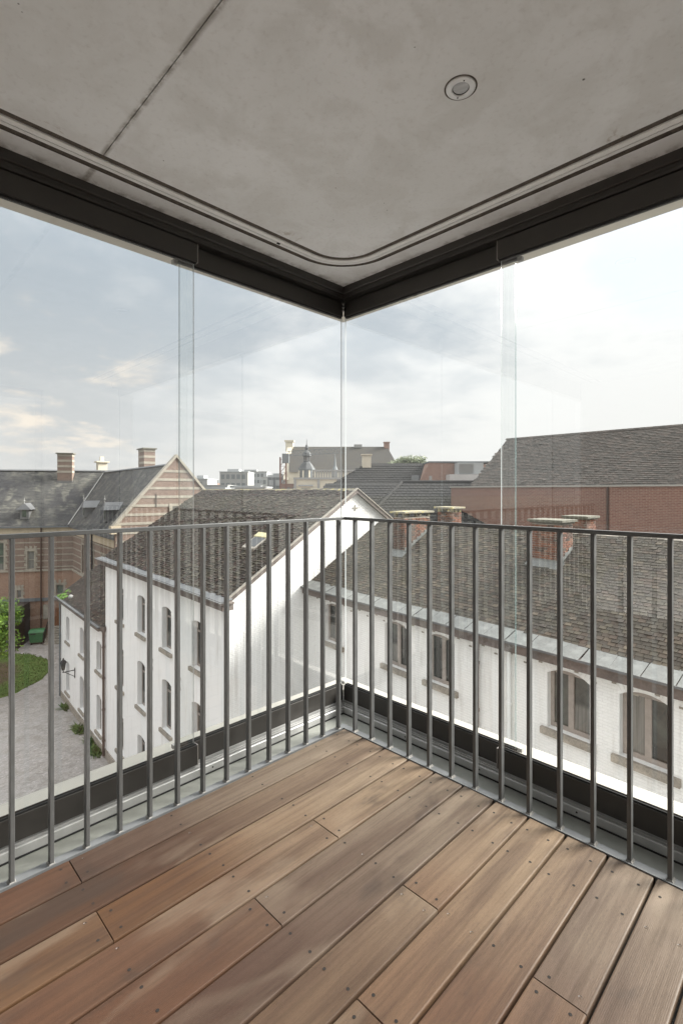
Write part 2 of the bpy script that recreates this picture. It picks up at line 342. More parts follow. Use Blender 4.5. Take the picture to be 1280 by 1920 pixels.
MT['glass'] = glass('clear_toughened_glass', (.985, .995, .992))
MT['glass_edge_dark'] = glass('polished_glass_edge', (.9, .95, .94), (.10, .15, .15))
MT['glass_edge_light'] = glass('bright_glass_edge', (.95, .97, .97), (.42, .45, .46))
MT['seal'] = glass('clear_corner_seal', (.96, .96, .96), (.9, .9, .9))

def grass_mat():
    m = M('lawn', .9, 0, .2); n = m.noise(3, 6, .7); n2 = m.noise(40, 3, .6, w=3)
    x = m.xyz(); r = m.math('SQRT', m.math('ADD', m.math('MULTIPLY', x[0], x[0]), m.math('MULTIPLY', x[1], x[1])))
    c = m.mix(m.rng(n, .3, .7), (.055, .10, .02), (.10, .15, .035)); c = m.mix(m.rng(n2, .3, .7, 0, .4), c, (.04, .07, .015))
    bare = m.rng(m.math('ADD', r, m.math('MULTIPLY', m.math('SUBTRACT', n, .5), 2.2)), 5.2, 4.0)
    c = m.mix(bare, c, (.075, .055, .035)); m.col(c); m.bump(n2, .8, .03); return m.m
MT['grass'] = grass_mat()
def cobble():
    m = M('cobble_paving', .85, 0, .3); w = m.geo.outputs['Position']
    v = m.vor(7.5, m.map((1, 1.6, 1), w)); e = m.vor(7.5, m.map((1, 1.6, 1), w), 'DISTANCE_TO_EDGE'); r = m.n.new('ShaderNodeSeparateColor'); m.l.new(v.outputs['Color'], r.inputs[0])
    c = m.ramp(r.outputs[0], [(0, (.20, .185, .17)), (.4, (.30, .28, .265)), (.7, (.25, .235, .225)), (1, (.37, .345, .33))])
    big = m.noise(.22, 6, .6, src=w); c = m.mix(m.rng(big, .35, .7, 0, .35), c, (.33, .315, .305)); c = m.mix(m.rng(m.noise(1.3, 6, .7, src=w, w=4), .48, .64, 0, .6), c, (.20, .18, .16))
    c = m.mix(m.rng(e.outputs['Distance'], .05, .015, 0, .5), c, (.15, .14, .12)); m.col(c); m.bump(e.outputs['Distance'], .5, .02); return m.m
MT['cobble'] = cobble()
MT['dirt'] = simple('distant_ground', (.16, .16, .14), .9, 0, .3, .05, 0)
def leafm(name, a, b):
    m = M(name, .6, 0, .3); m.col(m.mix(m.rand(), a, b)); m.b.inputs['Subsurface Weight'].default_value = 0.0; return m.m
MT['leaf'] = leafm('spring_leaves', (.05, .11, .012), (.16, .26, .03))
MT['blade'] = leafm('grass_blades', (.06, .085, .02), (.11, .14, .035))
MT['leafdark'] = leafm('weed_leaves', (.035, .07, .015), (.09, .14, .03))
MT['leafpale'] = leafm('far_tree_leaves', (.10, .13, .06), (.20, .22, .13))
MT['bark'] = simple('bark', (.09, .07, .055), .95, 0, .3, 6, .6)
MT['moss'] = simple('bright_moss', (.10, .19, .03), .95, 0, .3, 9, .7, .02)

# ------------------------------------------------------------------ mesh helpers
class MB:
    def __init__(s): s.v = []; s.f = []; s.mi = []; s.mats = []
    def mat(s, m):
        if m not in s.mats: s.mats.append(m)
        return s.mats.index(m)
    def face(s, pts, mi=0):
        b = len(s.v); s.v += [tuple(p) for p in pts]; s.f.append(tuple(range(b, b + len(pts)))); s.mi.append(mi)
    def poly(s, vs, fs, mi=0):
        b = len(s.v); s.v += [tuple(p) for p in vs]
        for f in fs: s.f.append(tuple(b + i for i in f)); s.mi.append(mi)
        return s
    def box(s, x0, x1, y0, y1, z0, z1, mi=0):
        return s.poly([(x0, y0, z0), (x1, y0, z0), (x1, y1, z0), (x0, y1, z0), (x0, y0, z1), (x1, y0, z1), (x1, y1, z1), (x0, y1, z1)],
               [(0, 3, 2, 1), (4, 5, 6, 7), (0, 1, 5, 4), (1, 2, 6, 5), (2, 3, 7, 6), (3, 0, 4, 7)], mi)
    def prism(s, poly, e, mi=0):
        """poly: list of 3d points, e: extrusion vector"""
        n = len(poly); vs = [Vector(p) for p in poly]; e = Vector(e); vs2 = [p + e for p in vs]
        return s.poly(vs + vs2, [tuple(range(n))[::-1], tuple(range(n, 2 * n))] + [(i, (i + 1) % n, n + (i + 1) % n, n + i) for i in range(n)], mi)
    def tube(s, p, q, r0, r1=None, seg=8, mi=0):
        p, q = Vector(p), Vector(q); r1 = r0 if r1 is None else r1; d = (q - p).normalized(); a = d.orthogonal().normalized(); b = d.cross(a)
        vs = []
        for c, r in ((p, r0), (q, r1)):
            for i in range(seg): t = 2 * math.pi * i / seg; vs.append(c + a * math.cos(t) * r + b * math.sin(t) * r)
        return s.poly(vs, [(i, (i + 1) % seg, seg + (i + 1) % seg, seg + i) for i in range(seg)] + [tuple(range(seg))[::-1], tuple(range(seg, 2 * seg))], mi)
    def lathe(s, prof, c=(0, 0, 0), seg=24, mi=0):
        vs = []; n = len(prof)
        for i in range(seg):
            t = 2 * math.pi * i / seg
            for r, z in prof: vs.append((c[0] + r * math.cos(t), c[1] + r * math.sin(t), c[2] + z))
        fs = []
        for i in range(seg):
            j = (i + 1) % seg
            for k in range(n - 1): fs.append((i * n + k, j * n + k, j * n + k + 1, i * n + k + 1))
        return s.poly(vs, fs, mi)
    def mesh(s, name, m):
        me = bpy.data.meshes.new(name); me.from_pydata(s.v, [], s.f); me.update()
        ms = m if isinstance(m, (list, tuple)) else [m]
        for x in ms: me.materials.append(x)
        if any(s.mi): me.polygons.foreach_set('material_index', s.mi)
        return me
    def build(s, name, m, parent=None, bevel=0, smooth=False):
        me = s.mesh(name, m)
        if smooth:
            me.polygons.foreach_set('use_smooth', [True] * len(me.polygons))
            try: me.set_sharp_from_angle(angle=math.radians(40))
            except Exception: pass
        return link(name, me, parent, bevel)
def link(name, me, parent=None, bevel=0):
    o = bpy.data.objects.new(name, me); COL.objects.link(o)
    if parent: o.parent = parent
    if bevel:
        b = o.modifiers.new('bevel', 'BEVEL'); b.width = bevel; b.segments = 2; b.limit_method = 'ANGLE'
    return o
def tag(o, label=None, cat=None, group=None, kind=None):
    if label: o['label'] = label
    if cat: o['category'] = cat
    if group: o['group'] = group
    if kind: o['kind'] = kind
    return o
def empty(name, loc, rz=0, label=None, cat=None, group=None):
    o = bpy.data.objects.new(name, None); COL.objects.link(o); o.location = loc; o.rotation_euler = (0, 0, rz); o.empty_display_size = .2
    return tag(o, label, cat, group)
def frame(l, d, ul, ud, z=0):
    """origin and rotation of a building frame whose local x runs along (ul, ud)"""
    p = W(l, d, z); ux = Vector((ud * VX + ul * RX, ud * VY + ul * RY)); return p, math.atan2(ux.y, ux.x)
CAMP = Vector((CX, CY, CZ))
def project(p):
    dx, dy = p.x - CX, p.y - CY; d = dx * VX + dy * VY; l = dx * RX + dy * RY
    if d < .1: return None
    return 640 + 932 * l / d, 921 - 932 * (p.z - CZ) / d, d

def pieces(parent, name, mat, items, base, limit=300, stuffname=None, bias=None):
    """items: matrices (local to parent) of alike pieces. The largest in view are objects, the others one joined part."""
    root = parent; mw = Matrix.Translation(root.location) @ root.rotation_euler.to_matrix().to_4x4()
    pp = root.parent
    if pp: mw = Matrix.Translation(pp.location) @ pp.rotation_euler.to_matrix().to_4x4() @ mw
    sc = []
    for i, m in enumerate(items):
        q = project(mw @ m.translation); ok = q and 0 < q[0] < 1280 and 0 < q[1] < 1920
        sc.append((q[2] if ok else 1e6, i))
    sc.sort(); near = [i for d, i in sc[:limit] if d < 1e5]; ns = set(near)
    me = MB(); me.v = list(base[0]); me.f = list(base[1]); me.mi = [0] * len(me.f)
    shared = me.mesh(name, mat)
    for i in near:
        o = bpy.data.objects.new(name, shared); COL.objects.link(o); o.parent = parent; o.matrix_local = items[i]
    rest = MB(); bv = [Vector(v) for v in base[0]]; bf = base[1]
    for i, m in enumerate(items):
        if i in ns: continue
        b = len(rest.v); rest.v += [tuple(m @ v) for v in bv]; rest.f += [tuple(b + k for k in f) for f in bf]
    if rest.v:
        rest.mi = [0] * len(rest.f); o = rest.build(stuffname or name + '_field', mat, parent); o['kind'] = 'stuff'

# unit piece: x -.5...5, y 0..1 (up slope), z 0..1 ; five sides
def unit_tile():
    v = [(-.5, 0, 0), (.5, 0, 0), (.5, 1, 0), (-.5, 1, 0), (-.5, 0, 1), (.5, 0, 1), (.5, 1, .25), (-.5, 1, .25)]
    return v, [(4, 5, 6, 7), (0, 1, 5, 4), (1, 2, 6, 5), (3, 0, 4, 7)]
def unit_brick():
    a = .5; c = .46
    v = [(-a, -.5, 0), (a, -.5, 0), (a, .5, 0), (-a, .5, 0), (-c * 1.05, -.42, 1), (c * 1.05, -.42, 1), (c * 1.05, .42, 1), (-c * 1.05, .42, 1)]
    return v, [(4, 5, 6, 7), (0, 1, 5, 4), (1, 2, 6, 5), (2, 3, 7, 6), (3, 0, 4, 7)]
TILE, BRICK = unit_tile(), unit_brick()

def basis(o, x, y, z):
    m = Matrix.Identity(4)
    for i in range(3): m[i][0] = x[i]; m[i][1] = y[i]; m[i][2] = z[i]; m[i][3] = o[i]
    return m
def roof_tiles(parent, name, mat, O, ux, uy, Lx, Ly, tw, ex, inside=None, limit=300, th=.012, jit=1.0, stuffname=None, skip=None):
    """O eave origin, ux along eave, uy up the slope (unit vectors)"""
    O, ux, uy = Vector(O), Vector(ux).normalized(), Vector(uy).normalized(); n = ux.cross(uy)
    if n.z < 0: n = -n
    items = []; rows = int(Ly / ex)
    for r in range(rows):
        off = (.5 if r % 2 else 0) * tw + rnd.uniform(-.03, .03) * jit; k = int(Lx / tw) + 2
        for c in range(-1, k):
            x = c * tw + off; y = r * ex
            if x - tw * .5 < -.001 or x + tw * .5 > Lx + .001: continue
            if inside and not inside(x, y + ex * .5): continue
            if skip and skip(x, y): continue
            w = tw * (.93 + rnd.uniform(-.04, .03) * jit); h = th * (1 + rnd.uniform(-.35, .5) * jit); yy = y + rnd.uniform(-.01, .008) * jit
            a = rnd.uniform(-.018, .018) * jit; vx = ux * math.cos(a) + uy * math.sin(a); vy = uy * math.cos(a) - ux * math.sin(a)
            if rnd.random() < .012 * jit: h *= 2.0; yy -= .02
            wob = mnoise.noise(Vector((x * .45, y * .6, Lx))) * .022 + .018 if jit > .9 else 0
            items.append(basis(O + ux * x + uy * yy + n * (.006 + wob), vx * w, vy * ex * 1.12, n * h))
    pieces(parent, name, mat, items, TILE, limit, stuffname)
def brick_face(parent, mat, O, ux, Lx, z0, z1, n, inside=None, limit=300, bw=.225, bh=.07, joint=.012, proud=.008, stuffname='brickwork', items=None, jit=1.0, holes=()):
    O, ux, n = Vector(O), Vector(ux).normalized(), Vector(n).normalized(); up = Vector((0, 0, 1)); own = items is None
    items = [] if own else items; rows = int((z1 - z0) / bh)
    if ux.cross(up).dot(n) < 0: sx = -1
    else: sx = 1
    for r in range(rows):
        z = z0 + (r + .5) * bh; x = -(bw / 2 if r % 2 else 0)
        while x < Lx:
            a, b = max(0, x), min(Lx, x + bw); x += bw
            for h in holes:
                if z + bh / 2 > h[2] and z - bh / 2 < h[3]:
                    if a < h[0] < b: b = h[0]
                    elif a < h[1] < b: a = h[1]
                    elif h[0] <= a and b <= h[1]: b = a
            if b - a < .05: continue
            if inside and not (inside((a + b) / 2, z) and inside(a, z) and inside(b, z)): continue
            w = b - a - joint; h = bh - joint
            items.append(basis(O + ux * ((a + b) / 2) + up * z + n * rnd.uniform(-.001, .0025) * jit, ux * w * sx, up * h, n * proud * rnd.uniform(.8, 1.3)))
    if own: pieces(parent, 'brick', mat, items, BRICK, limit, stuffname)

def arc_pts(x0, x1, zt, a, n=8):
    """segmental arch from (x0, zt-a) over zt to (x1, zt-a)"""
    w = (x1 - x0) / 2; R = (w * w + a * a) / (2 * a); xc = (x0 + x1) / 2; zc = zt - R; t0 = math.asin(w / R)
    return [(xc + R * math.sin(-t0 + 2 * t0 * i / n), zc + R * math.cos(-t0 + 2 * t0 * i / n)) for i in range(n + 1)]
def wall_grid(mb, O, u, n, x0, x1, z0, z1, holes, depth=.22, arch=.0, mi=0):
    """flat wall with real openings and reveals; O + u*x + z, openings (hx0,hx1,hz0,hz1)"""
    O, u, n = Vector(O), Vector(u), Vector(n); P = lambda x, z, d=0: O + u * x + Vector((0, 0, z)) - n * d
    xs = sorted({x0, x1, *[h[0] for h in holes], *[h[1] for h in holes]}); zs = sorted({z0, z1, *[h[2] for h in holes], *[h[3] for h in holes]})
    xs = [x for x in xs if x0 - 1e-6 <= x <= x1 + 1e-6]; zs = [z for z in zs if z0 - 1e-6 <= z <= z1 + 1e-6]
    for a, b in zip(xs, xs[1:]):
        for c, d in zip(zs, zs[1:]):
            mx, mz = (a + b) / 2, (c + d) / 2
            if any(h[0] < mx < h[1] and h[2] < mz < h[3] for h in holes): continue
            mb.face([P(a, c), P(b, c), P(b, d), P(a, d)], mi)
    for h in holes:
        a, b, c, d = h[:4]; top = d - arch
        mb.face([P(a, c), P(a, top), P(a, top, depth), P(a, c, depth)], mi); mb.face([P(b, c), P(b, top), P(b, top, depth), P(b, c, depth)], mi)
        mb.face([P(a, c), P(b, c), P(b, c, depth), P(a, c, depth)], mi)
        if arch:
            ap = arc_pts(a, b, d, arch)
            for p, q in zip(ap, ap[1:]):
                mb.face([P(*p), P(*q), P(q[0], d), P(p[0], d)], mi); mb.face([P(*p), P(*q), P(*q, depth), P(*p, depth)], mi)
        else: mb.face([P(a, d), P(b, d), P(b, d, depth), P(a, d, depth)], mi)

WINME = {}
def window(parent, O, u, n, h, depth=.18, frame_w=.07, mull=True, transom=False, fm=None, gm=None, sill=True, sillmat=None, arch=0, muntin=0):
    """window part with pane and sill sub-parts, set back in its opening. One shared set of meshes per size"""
    O, u, n = Vector(O), Vector(u), Vector(n); a, b, c, d = h[:4]; w, hh = round(b - a, 3), round(d - c, 3)
    key = (w, hh, mull, transom, depth, frame_w, fm, gm, sill, muntin)
    if key not in WINME:
        f = MB(); fw = frame_w
        f.box(-w / 2, -w / 2 + fw, -.04, .03, 0, hh); f.box(w / 2 - fw, w / 2, -.04, .03, 0, hh); f.box(-w / 2 + fw, w / 2 - fw, -.04, .03, 0, fw * 1.2); f.box(-w / 2 + fw, w / 2 - fw, -.04, .03, hh - fw * 1.6, hh)
        if mull: f.box(-fw * .75, fw * .75, -.055, .03, fw * 1.2, hh - fw * 1.6)
        if transom: f.box(-w / 2 + fw, w / 2 - fw, -.05, .028, hh * transom, hh * transom + fw)
        for k in range(muntin):
            z = hh * (k + 1) / (muntin + 1); f.box(-w / 2 + fw, w / 2 - fw, -.03, .02, z - .012, z + .012)
        g = MB()
        if mull: g.box(-w / 2 + fw, -fw * .75, -.008, 0, fw * 1.2, hh - fw * 1.6); g2 = MB().box(fw * .75, w / 2 - fw, -.008, 0, fw * 1.2, hh - fw * 1.6)
        else: g.box(-w / 2 + fw, w / 2 - fw, -.008, 0, fw * 1.2, hh - fw * 1.6); g2 = None
        s = MB().box(-w / 2 - .14, w / 2 + .14, -depth - .10, -.03, -.16, -.002) if sill else None
        gm_ = gm or MT['glassdark']
        WINME[key] = (f.mesh('window', fm or MT['winframe']), g.mesh('pane', gm_), g2.mesh('pane', gm_) if g2 else None, s.mesh('sill', sillmat or MT['stone']) if s else None)
    fme, gme, g2me, sme = WINME[key]
    pos = O + u * ((a + b) / 2) + Vector((0, 0, c)) - n * depth
    o = link('window', fme, parent); o.matrix_local = basis(pos, u, -n, (0, 0, 1))
    link('pane', gme, o)
    if g2me: link('pane', g2me, o)
    if sme: link('sill', sme, o)
    return o

# =================================================================== LARGE STRUCTURE
# ---- ground
g = MB(); g.face([W(-1500, -1500, GZ - .03), W(1500, -1500, GZ - .03), W(1500, 2500, GZ - .03), W(-1500, 2500, GZ - .03)])
tag(g.build('ground', MT['dirt']), kind='structure')
g = MB(); g.face([W(-60, -4, GZ), W(30, -4, GZ), W(30, 75, GZ), W(-60, 75, GZ)])
tag(g.build('courtyard_paving', MT['cobble']), kind='structure')
c0 = W(-31.2, 39.6, GZ + .004); g = MB(); lr = [7.0 + .10 * math.sin(t * 1.7) + rnd.uniform(-.07, .07) for t in range(64)]; vs = [(lr[t] * math.cos(t * math.pi / 32), lr[t] * math.sin(t * math.pi / 32), 0) for t in range(64)]
vs2 = [(x * .985, y * .985, .05) for x, y, z in vs]
g.poly(vs + vs2, [tuple(range(64, 128))] + [(i, (i + 1) % 64, 64 + (i + 1) % 64, 64 + i) for i in range(64)])
o = g.build('lawn', MT['grass']); o.location = c0; tag(o, kind='structure')
g = MB()
for k in range(9000):
    a_ = rnd.uniform(0, 6.283); q_ = 7.05 * rnd.random() ** .35; x, y = q_ * math.cos(a_), q_ * math.sin(a_); h = rnd.uniform(.04, .13); t = rnd.uniform(0, 3.1); w_ = .035
    g.face([(x - w_ * math.cos(t), y - w_ * math.sin(t), .03), (x + w_ * math.cos(t), y + w_ * math.sin(t), .03), (x + rnd.gauss(0, .04), y + rnd.gauss(0, .04), .05 + h)])
o = g.build('grass_blades', MT['blade']); o.location = c0; tag(o, 'rough short grass covering the round lawn', 'grass', kind='stuff')

# ---- building A: white gabled house -------------------------------------------------
def house_A():
    p, rz = frame(-3.92, 17.4, .7559, .6546)
    R = empty('gabled_house', p, rz, 'white painted brick house with reddish mossy slate gable roof, gable end facing the balcony', 'house')
    X, Y = Vector((1, 0, 0)), Vector((0, 1, 0)); ze = CZ - 3.8; zr = CZ - .05; wdt = 11.9; mid = 5.95; Ln = 14.6; gz = GZ
    cols = [2.55, 5.65, 8.8, 11.95]
    holes = []
    for s in cols:
        holes += [(s - .52, s + .52, CZ - 6.95, CZ - 5.05), (s - .52, s + .52, CZ - 10.5, CZ - 8.25), (s - .52, s + .52, CZ - 13.9, CZ - 11.85)]
    f = MB(); wall_grid(f, (0, 0, 0), Y, -X, 0, Ln, gz, ze, holes, .30, .12)
    f.build('facade_wall', MT['white'], R)
    for h in holes: window(R, (0, 0, 0), Y, -X, h, .26, .075, False, .72)
    # gable backing
    f = MB(); f.poly([(0, .01, gz), (wdt, .01, gz), (wdt, .01, ze), (mid, .01, zr), (0, .01, ze), (0, Ln, gz), (wdt, Ln, gz), (wdt, Ln, ze), (mid, Ln, zr), (0, Ln, ze)],
        [(0, 1, 2, 3, 4), (9, 8, 7, 6, 5), (1, 6, 7, 2)])
    f.build('gable_wall', MT['joint'], R)
    sl = (zr - ze) / mid
    def ins(x, z): return z < ze + .02 + sl * (x if x < mid else wdt - x) - .10 and not (z < -9.6 + CZ)
    brick_face(R, MT['white_brick'], (0, .008, 0), X, wdt, CZ - 9.8, zr, -Y, ins, 300, stuffname='gable_brickwork', proud=.005)
    # plinth
    MB().box(-.06, -.002, .0, Ln, gz, gz + .5).build('plinth', MT['stone'], R)
    # roof deck and slates
    ang = math.atan(sl); t = .12
    f = MB(); f.prism([(-.25, -.12, ze - .16), (mid, -.12, zr), (wdt + .25, -.12, ze - .16), (wdt + .25, -.12, ze - .02), (mid, -.12, zr + t), (-.25, -.12, ze - .02)], (0, Ln + .24, 0))
    f.build('roof_deck', simple('roof_underlay', (.06, .055, .05), .9), R)
    uy = Vector((math.cos(ang), 0, math.sin(ang))); Ly = mid / math.cos(ang) + .1
    def skip(x, y): return 1.75 < x < 2.75 and 2.42 < y < 3.3
    roof_tiles(R, 'slate', MT['slate_left'], (-.12, -.10, ze + .075 - .02), Y, uy, Ln + .2, Ly, .185, .115, None, 300, .020, 2.3, 'slates', skip)
    f = MB(); f.prism([(mid - .16, -.13, zr + t - .06), (mid, -.13, zr + t + .05), (mid + .16, -.13, zr + t - .06)], (0, Ln + .26, 0)); f.build('ridge', MT['lichen'], R)
    # barge boards on the gable
    for sx in (1, -1):
        f = MB(); q = lambda x: mid + sx * (x - mid)
        f.prism([(q(-.22), -.16, ze - .17), (q(mid), -.16, zr - .02), (q(mid), -.16, zr + .15), (q(-.22), -.16, ze + .0)], (0, .05, 0)); f.build('barge_board', MT['cornice'], R)
        f = MB(); f.prism([(q(-.22), -.20, ze + .0), (q(mid), -.20, zr + .15), (q(mid), -.20, zr + .19), (q(-.22), -.20, ze + .04)], (0, .12, 0)); f.build('verge_strip', MT['stone'], R)
    # cornice gutter on the facade side with a return round the corner
    f = MB(); f.box(-.42, .0, -.30, Ln + .1, ze - .30, ze - .08); f.box(-.52, .0, -.36, Ln + .1, ze - .08, ze - .015); f.build('cornice', MT['cornice'], R, .01)
    MB().box(-.56, -.30, -.38, Ln + .1, ze - .015, ze + .012).build('gutter_edge', MT['lead'], R)
    k = 0; y = -.35
    while y < Ln:
        f = MB(); f.prism([(-.50, y, ze + .012), (-.06, y, ze + .075), (-.06, y, ze + .095), (-.50, y, ze + .03)], (0, .98, 0)); f.build('lead_sheet', MT['zinc'], R); y += 1.0
    # anchor plates and crack marks
    for (x, z) in ((5.95, CZ - .72),):
        f = MB(); f.box(x - .02, x + .02, -.03, -.002, z - .12, z + .12); f.box(x - .14, x + .14, -.03, -.002, z - .02, z + .02)
        for s_ in (): f.prism([(x - .1, -.025, z + s_ * .1 - .02), (x + .1, -.025, z - s_ * .1 - .02), (x + .1, -.025, z - s_ * .1 + .02), (x - .1, -.025, z + s_ * .1 + .02)], (0, .02, 0))
        f.build('wall_anchor', MT['stone'], R)
    for y in (4.1, 7.2): 
        f = MB(); f.tube((-.03, y, CZ - 7.7), (-.03, y + .15, CZ - 7.95), .02); f.tube((-.03, y + .15, CZ - 7.95), (-.03, y, CZ - 8.2), .02); f.build('wall_anchor', simple('grey_anchor', (.4, .38, .36)), R)
    # roof window
    zc = lambda x: ze + sl * x + t
    def sk(x0, x1, y0, y1, zo, zt, m, n_):
        f = MB(); f.prism([(x0, y0, zc(x0) + zo), (x1, y0, zc(x1) + zo), (x1, y0, zc(x1) + zt), (x0, y0, zc(x0) + zt)], (0, y1 - y0, 0)); return f.build(n_, m, sw)
    f = MB(); f.prism([(2.03, 1.75, zc(2.03) - .05), (2.77, 1.75, zc(2.77) - .05), (2.77, 1.75, zc(2.77) + .09), (2.03, 1.75, zc(2.03) + .09)], (0, .95, 0))
    sw = f.build('roof_window', simple('grey_roof_window', (.34, .31, .27)), R)
    sk(2.12, 2.62, 1.84, 2.60, .10, .105, MT['zinc'], 'pane'); sk(2.62, 2.85, 1.72, 2.72, .09, .14, simple('yellow_lichen_flashing', (.55, .50, .30)), 'flashing')
    # far wing with lower roof ----------------
    return R
A = house_A()

def house_B():
    p, rz = frame(-3.92 - .6546 * 14.62, 17.4 + .7559 * 14.62, .7559, .6546)
    R = empty('low_white_house', p, rz, 'low white house with mossy slate roof and wall lantern beyond the gabled house', 'house')
    X, Y = Vector((1, 0, 0)), Vector((0, 1, 0)); ze = CZ - 7.75; Ln = 11.1; zr = ze + 3.1; mid = 4.2; gz = GZ
    holes = []
    for s in (1.3, 5.2, 9.0):
        holes += [(s - .5, s + .5, CZ - 10.7, CZ - 8.9), (s - .5, s + .5, CZ - 14.3, CZ - 12.1)]
    f = MB(); wall_grid(f, (0, 0, 0), Y, -X, 0, Ln, gz, ze, holes, .30, .14); f.build('facade_wall', MT['white'], R)
    for h in holes: window(R, (0, 0, 0), Y, -X, h, .26, .075, False, .7)
    f = MB(); f.poly([(0, Ln, gz), (8.4, Ln, gz), (8.4, Ln, ze), (mid, Ln, zr), (0, Ln, ze), (0, .02, gz), (8.4, .02, gz), (8.4, .02, ze), (mid, .02, zr), (0, .02, ze)], [(0, 1, 2, 3, 4), (5, 6, 7, 8, 9), (1, 6, 7, 2)])
    f.build('end_wall', MT['white'], R)
    MB().box(-.06, -.002, 0, Ln, gz, gz + .45).build('plinth', MT['stone'], R)
    sl = (zr - ze) / mid; ang = math.atan(sl)
    f = MB(); f.prism([(-.25, .01, ze - .16), (mid, .01, zr), (8.6, .01, ze - .16), (8.6, .01, ze - .04), (mid, .01, zr + .12), (-.25, .01, ze - .04)], (0, Ln + .1, 0)); f.build('roof_deck', simple('roof_underlay_low', (.06, .055, .05), .9), R)
    roof_tiles(R, 'slate', MT['slate_left'], (-.15, .02, ze + .02), Y, (math.cos(ang), 0, math.sin(ang)), Ln + .05, 5.35, .2, .13, None, 0, .016, 1.5, 'slates')
    f = MB(); f.box(-.40, 0, 0, Ln + .12, ze - .22, ze - .05); f.build('cornice', MT['cornice'], R)
    MB().box(-.44, -.28, 0, Ln + .14, ze - .05, ze + .01).build('gutter_edge', MT['zinc'], R)
    f = MB()
    for k in range(26):
        x = rnd.uniform(-.2, .5); y = Ln - rnd.uniform(.0, 1.6); z = ze + sl * x + .06; r = rnd.uniform(.12, .28)
        f.lathe([(0, r * .5), (r * .6, r * .38), (r, 0), (r * .9, -.1)], (x, y, z), 8)
    o = f.build('moss_patch', MT['moss'], R, smooth=True); o['kind'] = 'stuff'
    return R
B = house_B()
def lib_vec(o, v):
    return Matrix.Translation(o.location) @ o.rotation_euler.to_matrix().to_4x4() @ Vector(v)
# pipe at the step between the two houses
def downpipe(root, x, y, z0, z1, label, mat, r=.05, segs=4):
    q = lib_vec(root, (x, y, 0)); f = MB(); f.tube((0, 0, z0), (0, 0, z1), r, seg=10)
    o = empty('downpipe', (q.x, q.y, 0), 0, label, 'downpipe', 'rainwater pipes on the white houses')
    f.build('pipe', mat, o, smooth=True)
    for k in range(segs):
        z = z0 + (z1 - z0) * (k + .5) / segs; MB().tube((0, 0, z - .04), (0, 0, z + .04), r * 1.35, seg=10).build('bracket', mat, o)
    return o
dp = downpipe(A, -.12, 14.55, GZ + .1, CZ - 8.0, 'brown downpipe where the low white house meets the gabled house', MT['pipe'], .07)
q = (0, 0, CZ - 8.05); MB().lathe([(.0, 0), (.09, 0), (.19, .26), (.19, .34), (.16, .34), (.05, .05)], q, 4).build('hopper', MT['cornice'], dp)
downpipe(B, -.10, 11.0, GZ + .1, CZ - 7.95, 'thin downpipe on the far corner of the low white house', MT['fardark'], .05)

def lantern():
    q = lib_vec(B, (-.02, 6.9, CZ - 12.1)); o = empty('wall_lantern', q, B.rotation_euler.z, 'black bracket lantern on the white wall of the low house', 'lantern')
    f = MB(); f.tube((0, 0, 0), (-.75, 0, .0), .03); f.tube((0, 0, -.45), (-.6, 0, -.02), .02); f.tube((0, 0, -.55), (0, 0, .15), .035); f.tube((-.7, 0, 0), (-.7, 0, .15), .03); f.build('bracket', MT['iron'], o)
    f = MB(); f.lathe([(.08, .15), (.16, .62), (.19, .64)], (-.7, 0, 0), 6); f.build('lamp_glass', MT['glassdark'], o)
    f = MB(); f.lathe([(.22, .64), (.12, .8), (.05, .84), (.05, .92), (0, .98)], (-.7, 0, 0), 6)
    for k in range(6): t = k * math.pi / 3; f.tube((-.7 + .08 * math.cos(t), .08 * math.sin(t), .15), (-.7 + .165 * math.cos(t), .165 * math.sin(t), .64), .014, seg=4)
    f.build('lamp_cap', MT['iron'], o)
lantern()
q = lib_vec(B, (.1, 8.6, CZ - 7.45)); o = MB().lathe([(0, .17), (.085, .15), (.15, .08), (.17, 0), (.15, -.08), (.07, -.155), (0, -.17)], (0, 0, 0), 16).build('football', MT['farwhite'], smooth=True); o.location = q
tag(o, 'white ball lying in the mossy gutter of the low house', 'ball')

